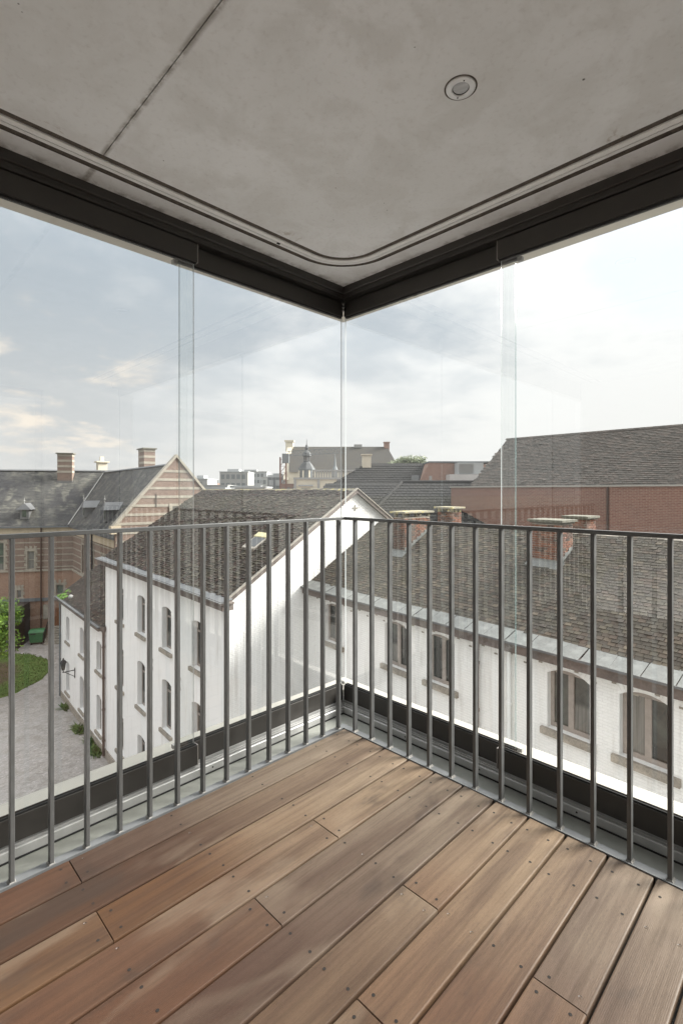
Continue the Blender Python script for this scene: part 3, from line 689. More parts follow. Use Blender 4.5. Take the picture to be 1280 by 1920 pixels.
# ---- building R: right-hand white house ---------------------------------------------
def house_R():
    p, rz = frame(-1.33, 19.65, .6245, -.7812)
    R = empty('long_white_house', p, rz, 'long white painted house with grey green slate roof and paired arched windows below the balcony', 'house')
    X, Y = Vector((1, 0, 0)), Vector((0, 1, 0)); ze = CZ - 3.75; zr = CZ - 1.37; ridge = 4.2; Ln = 24; gz = GZ
    wins = [1.65, 4.9, 6.72, 10.48, 12.1, 15.8, 17.5, 21.0]
    holes = [(s - .50, s + .50, CZ - 5.62, CZ - 4.16) for s in wins] + [(s - .5, s + .5, CZ - 9.2, CZ - 7.3) for s in wins] + [(s - .5, s + .5, CZ - 13.2, CZ - 11.1) for s in wins]
    f = MB(); wall_grid(f, (0, 0, 0), X, -Y, -.25, Ln, gz, ze, holes, .24, .16); f.build('facade_wall', MT['joint'], R)
    for h in holes: window(R, (0, 0, 0), X, -Y, h, .20, .085, True)
    def ins(x, z):
        if z < CZ - 8.6 or z > ze - .12: return False
        return True
    brick_face(R, MT['white_brick'], (0, -.001, 0), X, 14.6, CZ - 8.8, ze, -Y, ins, 300, stuffname='facade_brickwork', proud=.004, holes=[(h[0], h[1], h[2], h[3]) for h in holes] + [(h[0] - .02, h[1] + .02, h[3] - .16, h[3] + .21) for h in holes] + [(h[0] - .15, h[1] + .15, h[2] - .17, h[2]) for h in holes])
    # arch lintels of upright bricks
    vs = []
    for h in holes[:8]:
        ap = arc_pts(h[0] - .02, h[1] + .02, h[3] + .02, .16, 13)
        for (ax, az_), (bx, bz) in zip(ap, ap[1:]):
            mx, mz = (ax + bx) / 2, (az_ + bz) / 2; tx = Vector((bx - ax, 0, bz - az_)); ln = tx.length; tx.normalize(); ty = Vector((-tx.z, 0, tx.x))
            vs.append(basis(Vector((mx, -.002, mz)) + ty * .10, tx * (ln - .01), ty * .19, Vector((0, -.009, 0))))
    pieces(R, 'arch_brick', MT['white_brick'], vs, BRICK, 120, 'arch_brickwork')
    f = MB()
    for k in range(34):                       # small vents and putlog holes under the eaves
        x = .6 + k * .42 + rnd.uniform(-.05, .05); z = ze - .36 - (.12 if k % 2 else 0)
        if not ins(x, z): continue
        f.box(x - .05, x + .05, -.012, -.006, z - .022, z + .022)
    o = f.build('putlog_patch', MT['stone'], R); o['kind'] = 'stuff'
    f = MB(); f.poly([(Ln, 0, gz), (Ln, 8.4, gz), (Ln, 8.4, ze), (Ln, ridge, zr), (Ln, 0, ze), (.3, 8.4, gz), (.3, 8.4, ze)], [(0, 1, 2, 3, 4), (1, 5, 6, 2)]); f.build('end_wall', MT['white'], R)
    sl = (zr - ze) / ridge; ang = math.atan(sl); t = .10
    f = MB(); f.prism([(-.3, -.02, ze), (-.3, ridge, zr), (-.3, 8.6, ze - .1), (-.3, 8.6, ze), (-.3, ridge, zr + t), (-.3, -.02, ze + t)], (Ln + .4, 0, 0)); f.build('roof_deck', simple('roof_underlay_right', (.07, .065, .06), .9), R)
    uy = (0, math.cos(ang), math.sin(ang))
    CH = [(8.0, 8.9, 2.68, 3.4, CZ - .95, CZ - 2.4), (2.45, 3.02, 2.32, 3.75, CZ - .98, CZ - 2.6), (8.1, 8.75, 4.55, 5.2, CZ - .90, CZ - 2.2), (2.35, 3.1, 5.0, 5.6, CZ - .86, CZ - 2.3)]
    def skip(x, y):
        yy = y * math.cos(ang)
        return any(c[0] - .03 < x - .3 + .0 < c[1] + .03 and c[2] - .08 < yy + .1 < c[3] for c in CH[:2])
    roof_tiles(R, 'slate', MT['slate_right'], (-.3, .14, ze + sl * .14 + t - .005), X, uy, Ln + .3, ridge / math.cos(ang) - .17, .170, .115, None, 300, .012, 1.1, 'slates', skip)
    f = MB(); f.prism([(-.3, ridge - .16, zr + t - .05), (-.3, ridge, zr + t + .04), (-.3, ridge + .16, zr + t - .05)], (Ln + .4, 0, 0)); f.build('ridge', MT['stone'], R)
    # gutter: cornice board, box and lead sheets
    f = MB(); f.box(-.2, Ln, -.27, 0, ze - .25, ze - .04); f.box(-.25, Ln, -.33, -.002, ze - .04, ze + .02); f.build('cornice', MT['cornice'], R, .008)
    MB().box(-.28, Ln, -.37, -.335, ze - .01, ze + .035).build('gutter_edge', MT['zinc'], R)
    x = -.25; me = None
    while x < 21:
        if me is None:
            f = MB(); f.prism([(0, -.36, ze + .022), (0, .16, ze + .20), (0, .16, ze + .215), (0, -.36, ze + .037)], (.60, 0, 0)); me = f.mesh('lead_sheet', MT['leadv'])
        o = link('lead_sheet', me, R); o.location = (x, 0, rnd.uniform(0, .006)); o.rotation_euler = (0, rnd.uniform(-.006, .006), rnd.uniform(-.01, .01)); x += .62
    # chimneys
    for ci, (x0, x1, y0, y1, zt, zb) in enumerate(CH):
        c = MB().box(x0 + .006, x1 - .006, y0 + .006, y1 - .006, zb, zt - .02).build('chimney', MT['mortar'], R)
        items = []; bz = zb + ((0) if ci != 0 else .05)
        rf = lambda y: ze + sl * min(y, 8.4 - y) + t
        front = lambda x, z: z > rf(y0) + .0
        brick_face(c, None, (x0, y0, 0), X, x1 - x0, bz, zt, -Y, front, items=items, bw=.20, bh=.068, joint=.012, proud=.012)
        brick_face(c, None, (x1, y0, 0), Y, y1 - y0, bz, zt, X, lambda s_, z: z > rf(y0 + s_), items=items, bw=.20, bh=.068, joint=.012, proud=.012)
        brick_face(c, None, (x0, y0, 0), Y, y1 - y0, bz, zt, -X, lambda s_, z: z > rf(y0 + s_), items=items, bw=.20, bh=.068, joint=.012, proud=.012)
        pieces(c, 'brick', MT['brick'], items, BRICK, 220, 'brickwork')
        f = MB()
        if ci in (1, 3):
            for a in (x0, x1 - .12):
                for b_ in (y0, (y0 + y1) / 2 - .06, y1 - .12): f.box(a, a + .12, b_, b_ + .12, zt, zt + .14)
            f.box(x0 - .12, x1 + .12, y0 - .12, y1 + .12, zt + .14, zt + .21)
        else:
            f.box(x0 - .05, x1 + .05, y0 - .05, y1 + .05, zt, zt + .035); f.box(x0 - .10, x1 + .10, y0 - .10, y1 + .10, zt + .035, zt + .11)
        f.build('chimney_cap', MT['lichen'] if ci in (1, 3) else MT['capstone'], c, .008)
        if ci < 2:       # lead flashing: apron in front, steps up the side
            f = MB(); f.prism([(x0 - .12, y0 - .26, rf(y0 - .26) + .02), (x0 - .12, y0 + .0, rf(y0) + .03), (x0 - .12, y0 - .015, rf(y0) + .11), (x0 - .12, y0 - .03, rf(y0) + .05)], (x1 - x0 + .24, 0, 0))
            f.build('apron_flashing', MT['leadv'], c)
            y = y0
            while y < y1 - .1:
                f = MB(); f.prism([(x1 + .014, y, rf(y) - .02), (x1 + .014, y + .22, rf(y + .22) - .02), (x1 + .014, y + .22, rf(y) + .24), (x1 + .014, y, rf(y) + .20)], (.012, 0, 0)); f.build('step_flashing', MT['leadv'], c)
                y += .22
    return R
MT['leadv'] = simple('bright_lead', (.15, .155, .148), .6, .1, .32, 2.5, .2)
MT['capstone'] = simple('mossy_capstone', (.12, .115, .09), .95, 0, .4, 6, .5)
RH = house_R()
downpipe(RH, 8.05, -.09, CZ - 9, CZ - 3.95, 'brown downpipe between the window pairs of the long white house', MT['pipe'], .045)
downpipe(RH, 9.0, -.09, GZ, CZ - 3.95, 'white painted downpipe on the long white house', MT['white'], .05)
# small moss / gully piece at junction of roofs
# ---- building C + W: banded brick building across the courtyard ---------------------
def band_wall(R, name, O, u, n, x0, x1, z0, z1, holes, bands, mat, depth=.25):
    f = MB(); wall_grid(f, O, u, n, x0, x1, z0, z1, holes, depth); f.build(name, mat, R)
    O, u, n = Vector(O), Vector(u), Vector(n)
    for z in bands:
        cuts = sorted([(h[0], h[1]) for h in holes if h[2] - .02 < z < h[3] + .02]); a = x0; segs = []
        for c in cuts: segs.append((a, c[0])); a = c[1]
        segs.append((a, x1)); f = MB()
        for a, b in segs:
            if b - a > .05: f.prism([O + u * a + Vector((0, 0, z - .06)), O + u * b + Vector((0, 0, z - .06)), O + u * b + Vector((0, 0, z + .06)), O + u * a + Vector((0, 0, z + .06))], n * .02)
        f.build('stone_band', MT['band'], R)
def stone_window(R, O, u, n, h, transom=None):
    O, u, n = Vector(O), Vector(u), Vector(n); a, b, c, d = h
    w = window(R, O, u, n, h, .16, .06, False, transom or False, MT['band'], MT['glassgreen'], False)
    P = lambda x, z: O + u * x + Vector((0, 0, z)); f = MB()
    for k in range(int((d - c) / .31) + 1):
        e = .30 if k % 2 else .16; z = c + k * .31
        for s0, s1 in ((a - e, a), (b, b + e)):
            f.prism([P(s0, z), P(s1, z), P(s1, z + .30), P(s0, z + .30)], n * .03)
    f.prism([P(a - .25, d), P(b + .25, d), P(b + .25, d + .18), P(a - .25, d + .18)], n * .035)
    for k in (-1, 0, 1):
        m = (a + b) / 2 + k * (b - a) * .55; f.prism([P(m - .09, d + .18), P(m + .09, d + .18), P(m + .14 + k * .12, d + .5), P(m - .14 + k * .12, d + .5)], n * .03)
    f.prism([P(a - .3, c - .2), P(b + .3, c - .2), P(b + .3, c), P(a - .3, c)], n * .06)
    f.build('window_surround', MT['band'], R)
def dormer(R, base, ux, ny, size=1.0):
    """base on roof; ux along eave, ny outward horizontal"""
    base, ux, ny = Vector(base), Vector(ux), Vector(ny); up = Vector((0, 0, 1)); s = size
    P = lambda x, y, z: base + ux * x * s + ny * y * s + up * z * s
    f = MB(); f.poly([P(-.42, .1, 0), P(.42, .1, 0), P(.42, .1, 1.15), P(-.42, .1, 1.15), P(-.42, -1.6, 1.15), P(.42, -1.6, 1.15), P(-.42, -.2, 0), P(.42, -.2, 0)], [(0, 1, 2, 3), (0, 3, 4, 6), (1, 7, 5, 2)])
    D = f.build('dormer', MT['lead'], R)
    f = MB(); f.poly([P(-.72, .35, 1.05), P(.72, .35, 1.05), P(0, .1, 1.75), P(0, -2.0, 1.75), P(-.72, -1.7, 1.05), P(.72, -1.7, 1.05)], [(0, 1, 2), (0, 2, 3, 4), (1, 5, 3, 2), (0, 1, 5, 4)]); f.build('dormer_roof', MT['zinc'], D)
    f = MB(); f.poly([P(-.2, .115, .25), P(.2, .115, .25), P(.2, .115, 1.0), P(-.2, .115, 1.0)], [(0, 1, 2, 3)]); f.build('pane', MT['glassgreen'], D)
    f = MB(); f.tube(P(0, .1, 1.7), P(0, .1, 2.35), .05, .02, 6); f.lathe([(0, .1), (.1, 0), (0, -.1)], P(0, .1, 2.0), 8); f.build('finial', MT['farwhite'], D)
def band_chimney(R, c, w, dp_, z0, z1, name_label=None, nb=4):
    f = MB().box(c[0] - w / 2, c[0] + w / 2, c[1] - dp_ / 2, c[1] + dp_ / 2, z0, z1); C = f.build('chimney', MT['brick_band'], R)
    h = (z1 - z0)
    f = MB()
    for k in range(nb):
        z = z1 - .15 - k * .62; f.box(c[0] - w / 2 - .02, c[0] + w / 2 + .02, c[1] - dp_ / 2 - .02, c[1] + dp_ / 2 + .02, z - .12, z + .12)
    f.build('stone_band', MT['band'], C)
    f = MB(); f.box(c[0] - w / 2 - .15, c[0] + w / 2 + .15, c[1] - dp_ / 2 - .15, c[1] + dp_ / 2 + .15, z1, z1 + .12); f.build('chimney_cap', MT['capstone'], C)

def house_C():
    p, rz = frame(-28.07, 52.0, .9696, .2447)
    R = empty('banded_brick_hall', p, rz, 'old banded brick hall with long grey slate roof on the far side of the courtyard', 'building')
    X, Y = Vector((1, 0, 0)), Vector((0, 1, 0)); ze = CZ - 3.7; zr = CZ + 2.35; zs = CZ - 8.15; half = 6.0; x0 = -40
    bands = [ze - .95 - .635 * k for k in range(6)]
    holes = [(-4.2, -3.6, CZ - 8.0, CZ - 6.15), (-7.2, -6.35, CZ - 8.05, CZ - 5.2), (-12, -11.3, CZ - 8.05, CZ - 6.15), (-16, -15.2, CZ - 8.05, CZ - 5.2)]
    band_wall(R, 'upper_wall', (0, 0, 0), X, -Y, x0, 0, zs, ze, holes, [b for b in bands if b > zs + .1], MT['brick_band'])
    for h in holes: stone_window(R, (0, 0, 0), X, -Y, h, .5)
    low = [(-5.15, -4.75, CZ - 10.9, CZ - 10.1), (-1.55, -.85, CZ - 10.7, CZ - 9.7)]
    f = MB(); wall_grid(f, (0, -.04, 0), X, -Y, x0, 0, GZ, zs, low, .25); f.build('lower_wall', MT['brick_low'], R)
    for h in low: stone_window(R, (0, -.04, 0), X, -Y, h)
    f = MB(); f.box(x0, 0.1, -.16, -.042, zs - .09, zs + .09); f.build('string_course', MT['band'], R)
    f = MB(); f.box(x0, 0.1, -.16, -.042, CZ - 11.3, CZ - 10.98); f.build('stone_ledge', MT['fardark'], R)
    f = MB(); f.box(-2.75, -2.2, -.1, -.042, CZ - 13.2, CZ - 11.7); f.build('stone_panel', MT['band'], R)
    f = MB(); f.box(x0, .1, -.14, -.003, ze - .75, ze - .05); f.build('frieze', MT['cream_stone'], R)
    f = MB(); f.box(x0, .2, -.4, 0, ze - .05, ze + .1); f.build('gutter', MT['fardark'], R)
    f = MB(); f.poly([(x0, -.35, ze + .1), (9, -.35, ze + .1), (9, half, zr), (x0, half, zr), (x0, 2 * half, ze), (9, 2 * half, ze)], [(0, 1, 2, 3), (3, 2, 5, 4)]); f.build('roof', MT['slate_old'], R)
    f = MB(); f.prism([(x0, half - .2, zr - .03), (x0, half, zr + .12), (x0, half + .2, zr - .03)], (49, 0, 0)); f.build('ridge', MT['zinc'], R)
    sl = (zr - ze - .1) / (half + .35)
    band_chimney(R, (-2.0, half - .9, 0), 1.5, .9, zr - 2.4, zr + 1.85)
    MB().box(-2.8, -1.2, half - 1.5, half - 1.34, zr - 1.45, zr - 1.15).build('flashing', MT['lead'], R)
    dormer(R, (-4.6, .4, ze + .1 + sl * .75), X, -Y, .95)
    f = MB(); f.tube((-2.9, -.24, GZ), (-2.9, -.24, ze), .07); f.build('downpipe', MT['pipe'], R)
    f = MB(); f.box(-1.65, -1.1, -.1, -.045, CZ - 14.6, CZ - 12.1); f.build('door', MT['door'], R)
    return R
MT['cream_stone'] = simple('cream_stone_frieze', (.40, .34, .25), .9, 0, .15, 1, .1)
C = house_C()
def house_W():
    p, rz = frame(-28.07, 52.0, .6218, -.7832)
    R = empty('stepped_gable_wing', p, rz, 'banded brick wing with steep slate roof and pointed striped gable left of the gabled house', 'building')
    X, Y = Vector((1, 0, 0)), Vector((0, 1, 0)); ze = CZ - 3.7; zr = CZ + 2.2; zs = CZ - 8.15; half = 4.14; Ln = 18.5
    bands = [ze - .95 - .635 * k for k in range(6)]
    holes = [(4.5, 5.6, CZ - 7.9, CZ - 5.2), (8.7, 9.4, CZ - 7.6, CZ - 5.4), (12.3, 13.2, CZ - 7.4, CZ - 5.7)]
    band_wall(R, 'upper_wall', (0, 0, 0), X, -Y, 0, Ln, zs, ze, holes, [b for b in bands if b > zs + .1], MT['brick_band'])
    for h in holes: stone_window(R, (0, 0, 0), X, -Y, h, .5)
    f = MB(); wall_grid(f, (0, -.04, 0), X, -Y, 0, Ln, GZ, zs, [], .2); f.build('lower_wall', MT['brick_low'], R)
    MB().box(0, Ln, -.16, -.042, zs - .09, zs + .09).build('string_course', MT['band'], R)
    MB().box(0, Ln, -.14, -.003, ze - .75, ze - .05).build('frieze', MT['cream_stone'], R)
    MB().box(0, Ln, -.4, 0, ze - .05, ze + .1).build('gutter', MT['fardark'], R)
    f = MB(); f.tube((9.6, -.2, GZ), (9.6, -.2, ze), .08); f.build('downpipe', MT['iron'], R)
    # bell-cast roof: curve up the slope
    n = 8; prof = []
    for k in range(n + 1):
        t = k / n; prof.append((-.5 + (half + .5) * t, ze + .05 + (zr - ze - .05) * (t * .90 + .10 * t * t)))
    f = MB()
    for (a, b) in zip(prof, prof[1:]):
        f.face([(-12, a[0], a[1]), (Ln - .3, a[0], a[1]), (Ln - .3, b[0], b[1]), (-12, b[0], b[1])])
        f.face([(-12, 2 * half - a[0], a[1]), (Ln - .3, 2 * half - a[0], a[1]), (Ln - .3, 2 * half - b[0], b[1]), (-12, 2 * half - b[0], b[1])])
    f.build('roof', MT['slate_old'], R)
    f = MB(); f.prism([(-10, half - .15, zr - .03), (-10, half, zr + .1), (-10, half + .15, zr - .03)], (10 + Ln - .3, 0, 0)); f.build('ridge', MT['zinc'], R)
    # striped gable wall facing the balcony side
    za = CZ + 2.75; zk = CZ - 2.6; gm = -.45
    g = lambda z: gm + (z - zk) / (za - zk) * (half - gm)      # left boundary at height z
    f = MB(); f.prism([(Ln - .3, gm, GZ), (Ln - .3, 2 * half - gm, GZ), (Ln - .3, 2 * half - gm, zk), (Ln - .3, half, za), (Ln - .3, gm, zk)], (.4, 0, 0)); f.build('gable_wall', MT['brick_band'], R)
    z = zk - 2.6
    while z < za - .5:
        b0 = max(gm, g(z)) if z > zk else gm; b1 = 2 * half - b0; MB().prism([(Ln + .1, b0, z - .1), (Ln + .1, b1, z - .1), (Ln + .1, b1 - .05, z + .1), (Ln + .1, b0 + .05, z + .1)], (.025, 0, 0)).build('stone_band', MT['band'], R); z += .68
    for s in (1, -1):
        q = lambda y: half + s * (y - half)
        f = MB(); f.prism([(Ln - .38, q(gm - .05), zk - .12), (Ln - .38, q(half), za - .02), (Ln - .38, q(half), za + .22), (Ln - .38, q(gm - .22), zk + .02)], (.58, 0, 0)); f.build('gable_coping', MT['band'], R)
        f = MB(); f.box(Ln - .4, Ln + .25, q(gm) - .35, q(gm) + .35, zk - .6, zk); f.build('kneeler_stone', MT['cream_stone'], R)
    f = MB(); f.box(Ln + .126, Ln + .15, 3.8, 4.6, CZ - 1.9, CZ - 1.2); f.build('gable_window', MT['glassgreen'], R)
    f = MB(); f.box(Ln + .12, Ln + .17, 3.55, 3.8, CZ - 2.0, CZ - 1.0); f.box(Ln + .12, Ln + .17, 4.6, 4.85, CZ - 2.0, CZ - 1.0); f.box(Ln + .12, Ln + .17, 3.8, 4.6, CZ - 1.2, CZ - 1.0); f.build('gable_window_frame', MT['band'], R)
    for y in (2.5, 5.7):
        MB().box(Ln + .126, Ln + .16, y, y + .05, CZ - 1.2, CZ - .2).build('wall_anchor', MT['iron'], R)
    dormer(R, (4.0, .35, ze + 1.1), X, -Y, .95); dormer(R, (12.3, .35, ze + 1.1), X, -Y, .95)
    band_chimney(R, (5.3, half + 1.76, 0), 1.9, 1.1, zr - 2, zr + 2.1)
    MB().box(-6.4, -5.4, half - .5, half + .5, zr - .5, zr + 1.2).box(-6.6, -5.2, half - .7, half + .7, zr + 1.2, zr + 1.35).box(-6.1, -5.7, half - .2, half + .2, zr + 1.35, zr + 1.9).build('small_chimney', MT['farstone'], R)
    return R
Wg = house_W()

def valley():
    import mathutils
    def plane(root, p, n):
        m = Matrix.Translation(root.location) @ root.rotation_euler.to_matrix().to_4x4(); return m @ Vector(p), (m.to_3x3() @ Vector(n)).normalized()
    ze = CZ - 3.6; slC = (CZ + 2.35 - ze) / 6.35; slW = (CZ + 2.2 - ze) / 4.6
    pc, nc = plane(C, (0, -.35, ze), (0, -slC, 1)); pw, nw = plane(Wg, (0, -.5, ze), (0, -slW, 1))
    lp = mathutils.geometry.intersect_plane_plane(pc, nc, pw, nw); p, d = lp; d = d if d.z > 0 else -d; d = d.normalized()
    a = p + d * ((ze + .1 - p.z) / d.z); b = p + d * ((CZ + 2.1 - p.z) / d.z)
    side = d.cross((nc + nw).normalized()).normalized(); up = (nc + nw).normalized(); f = MB()
    f.prism([a - side * .07 + up * .03, a + side * .07 + up * .03, b + side * .07 + up * .03, b - side * .07 + up * .03], up * .04)
    o = f.build('valley_gutter', MT['farwhite']); o.parent = C; o.matrix_parent_inverse = (Matrix.Translation(C.location) @ C.rotation_euler.to_matrix().to_4x4()).inverted()
valley()
# ---- building F: red brick building on the right ------------------------------------
def house_F():
    p, rz = frame(6.78, 30.8, .69, -.723)
    R = empty('red_brick_building', p, rz, 'red brick building with white coping and grey tiled roof behind the long white house', 'building')
    X, Y = Vector((1, 0, 0)), Vector((0, 1, 0)); zt = CZ + .22; Ln = 24
    MB().box(0, 9.1, 0, .35, GZ, zt).build('brick_wall', MT['brick_right'], R)
    MB().box(9.12, Ln, -.12, .35, GZ, zt).build('brick_wall', MT['brick_right'], R)
    MB().box(0, .3, .352, 9.6, GZ, zt).build('end_wall', MT['brick_right'], R)
    f = MB(); f.box(-.06, 9.1, -.06, .40, zt, zt + .07); f.box(9.11, Ln, -.18, .40, zt, zt + .07); f.build('coping', MT['cream'], R)
    MB().tube((9.0, -.07, GZ), (9.0, -.07, zt - .02), .045).build('downpipe', MT['pipe'], R)
    zr = CZ + 3.45; half = 5.0
    f = MB(); f.prism([(1.05, .2, zt - .1), (1.05, half, zr), (1.05, 9.8, zt - .1)], (Ln, 0, 0)); f.build('roof_deck', simple('roof_underlay_brick', (.07, .065, .06), .9), R)
    ang = math.atan2(zr - zt + .1, half - .2)
    roof_tiles(R, 'roof_tile', MT['slate_grey'], (1.0, .2, zt - .06), X, (0, math.cos(ang), math.sin(ang)), Ln, (half - .2) / math.cos(ang), .215, .17, None, 0, .03, .7, 'roof_tiles')
    f = MB(); k = 1.0
    while k < Ln: f.prism([(k, half - .14, zr + .0), (k, half, zr + .11), (k, half + .14, zr)], (.30, 0, 0)); k += .32
    f.build('ridge_tiles', MT['slate_grey'], R)['kind'] = 'stuff'
    return R
MT['brick_pale'] = brick_mat('pale_repaired_brick', (.30, .19, .155), (.36, .25, .21), (.38, .34, .30), .22, .068)
house_F()

# ---- dark pantile houses -------------------------------------------------------------
def tri_tiles(R, mat, A_, B_, C_, D_, tw=.25, ex=.33, nm='roof_tiles'):
    """tile the quad A(eave left) B(eave right) C(ridge right) D(ridge left)"""
    A_, B_, C_, D_ = map(Vector, (A_, B_, C_, D_)); ux = (B_ - A_).normalized(); n = ux.cross(D_ - A_).normalized(); n = n if n.z > 0 else -n
    uy = n.cross(ux); uy = uy if uy.z > 0 else -uy
    q = [((P - A_).dot(ux), (P - A_).dot(uy)) for P in (A_, B_, C_, D_)]; x0 = min(a for a, b in q); x1 = max(a for a, b in q); H = max(q[2][1], q[3][1])
    def ins(x, y):
        x += x0; t = y / H
        return q[0][0] + (q[3][0] - q[0][0]) * t < x < q[1][0] + (q[2][0] - q[1][0]) * t
    f = MB(); f.face([A_ - n * .02, B_ - n * .02, C_ - n * .02, D_ - n * .02]); f.build('roof_deck', MT['tile_black'], R)
    roof_tiles(R, 'roof_tile', mat, A_ + ux * x0, ux, uy, x1 - x0, H, tw, ex, ins, 0, .045, .4, nm)
def house_E():
    R = empty('dark_roofed_house', W(0, 41, 0), TH - math.pi / 2, 'house with broad blue black hipped tile roof in front of the far slate roof', 'house')
    z = lambda v: CZ + v
    # local x = right, y = ahead
    tri_tiles(R, MT['tile_black'], (-4.3, 0, z(-1.5)), (6.4, 0, z(-1.5)), (8.05, 5, z(2.6)), (2.47, 5, z(2.6)), .30, .33)
    tri_tiles(R, MT['tile_black'], (-4.3, 9, z(-1.5)), (-4.3, 0, z(-1.5)), (2.47, 5, z(2.6)), (2.47, 5.01, z(2.6)), .30, .33)
    MB().box(-4.1, 6.5, .3, 9, GZ, z(-1.52)).build('wall', MT['brick_far'], R)
    f = MB(); f.box(1.9, 2.7, 4.4, 5.2, z(2.0), z(3.3)); f.box(1.8, 2.8, 4.3, 5.3, z(3.3), z(3.4)); f.build('chimney', MT['farstone'], R)
    f = MB(); f.box(6.1, 6.75, 2.4, 2.5, z(.2), z(1.4)); f.build('roof_hatch', MT['fardark'], R)
    R2 = empty('brick_penthouse', W(0, 43.5, 0), TH - math.pi / 2, 'flat-topped brick block with louvred vent box behind the dark tiled roofs', 'building')
    f = MB(); f.prism([(6.85, 0, z(-3)), (6.85, 0, z(.8)), (7.65, 0, z(2.52)), (13.4, 0, z(2.3)), (13.4, 0, z(-3))], (0, 6, 0)); f.build('brick_wall', MT['brick_far'], R2)
    MB().box(7.6, 13.45, -.05, 6.05, z(2.5), z(2.62)).build('coping', MT['fardark'], R2)
    MB().box(6.9 + .75, 7.15 + .75, -.03, -.002, z(.7), z(1.35)).build('white_panel', MT['farwhite'], R2)
    V = MB().box(9.85, 12.0, -1.4, -.03, z(1.45), z(2.42)).build('vent_box', MT['fargrey'], R2)
    for k in range(9): MB().box(9.95, 11.15, -1.45, -1.41, z(1.53 + k * .095), z(1.575 + k * .095)).build('louvre', MT['farwhite'], V)
    MB().box(9.1, 12.2, -1.8, -.03, z(.6), z(1.42)).build('plant_box', MT['farwhite2'], R2)
    R3 = empty('pantiled_house', W(0, 28, 0), TH - math.pi / 2, 'house with black pantile roof streaked white, directly behind the right slate ridge', 'house')
    tri_tiles(R3, MT['tile_black'], (.36, 0, z(-2.6)), (9.0, 0, z(-2.6)), (9.0, 5.2, z(.58)), (4.05, 5.2, z(.58)), .28, .33)
    tri_tiles(R3, MT['tile_black'], (.36, 9, z(-2.6)), (.36, 0, z(-2.6)), (4.05, 5.2, z(.58)), (4.05, 5.22, z(.58)), .28, .33)
    MB().box(.5, 9.0, .3, 9, GZ, z(-2.62)).build('wall', MT['brick_far'], R3)
    f = MB(); f.tube((.36, 0, z(-2.55)), (4.05, 5.2, z(.63)), .10); f.tube((4.05, 5.2, z(.63)), (9, 5.2, z(.63)), .10); f.build('hip_ridge', MT['tile_black'], R3)
    R4 = empty('dark_tiled_annex', W(0, 33.5, 0), TH - math.pi / 2, 'low black tiled roof between the white gable and the pantiled house', 'house')
    tri_tiles(R4, MT['tile_black'], (-3.5, 0, z(-2.2)), (5.5, 0, z(-2.2)), (6.5, 4.4, z(.62)), (-1.0, 4.4, z(.62)), .30, .34)
    MB().box(-3.3, 6.4, .3, 8, GZ, z(-2.22)).build('wall', MT['brick_far'], R4)
MT['farwhite2'] = simple('pale_grey_cladding', (.42, .42, .41), .7, 0, .08, 1, 0)
house_E()

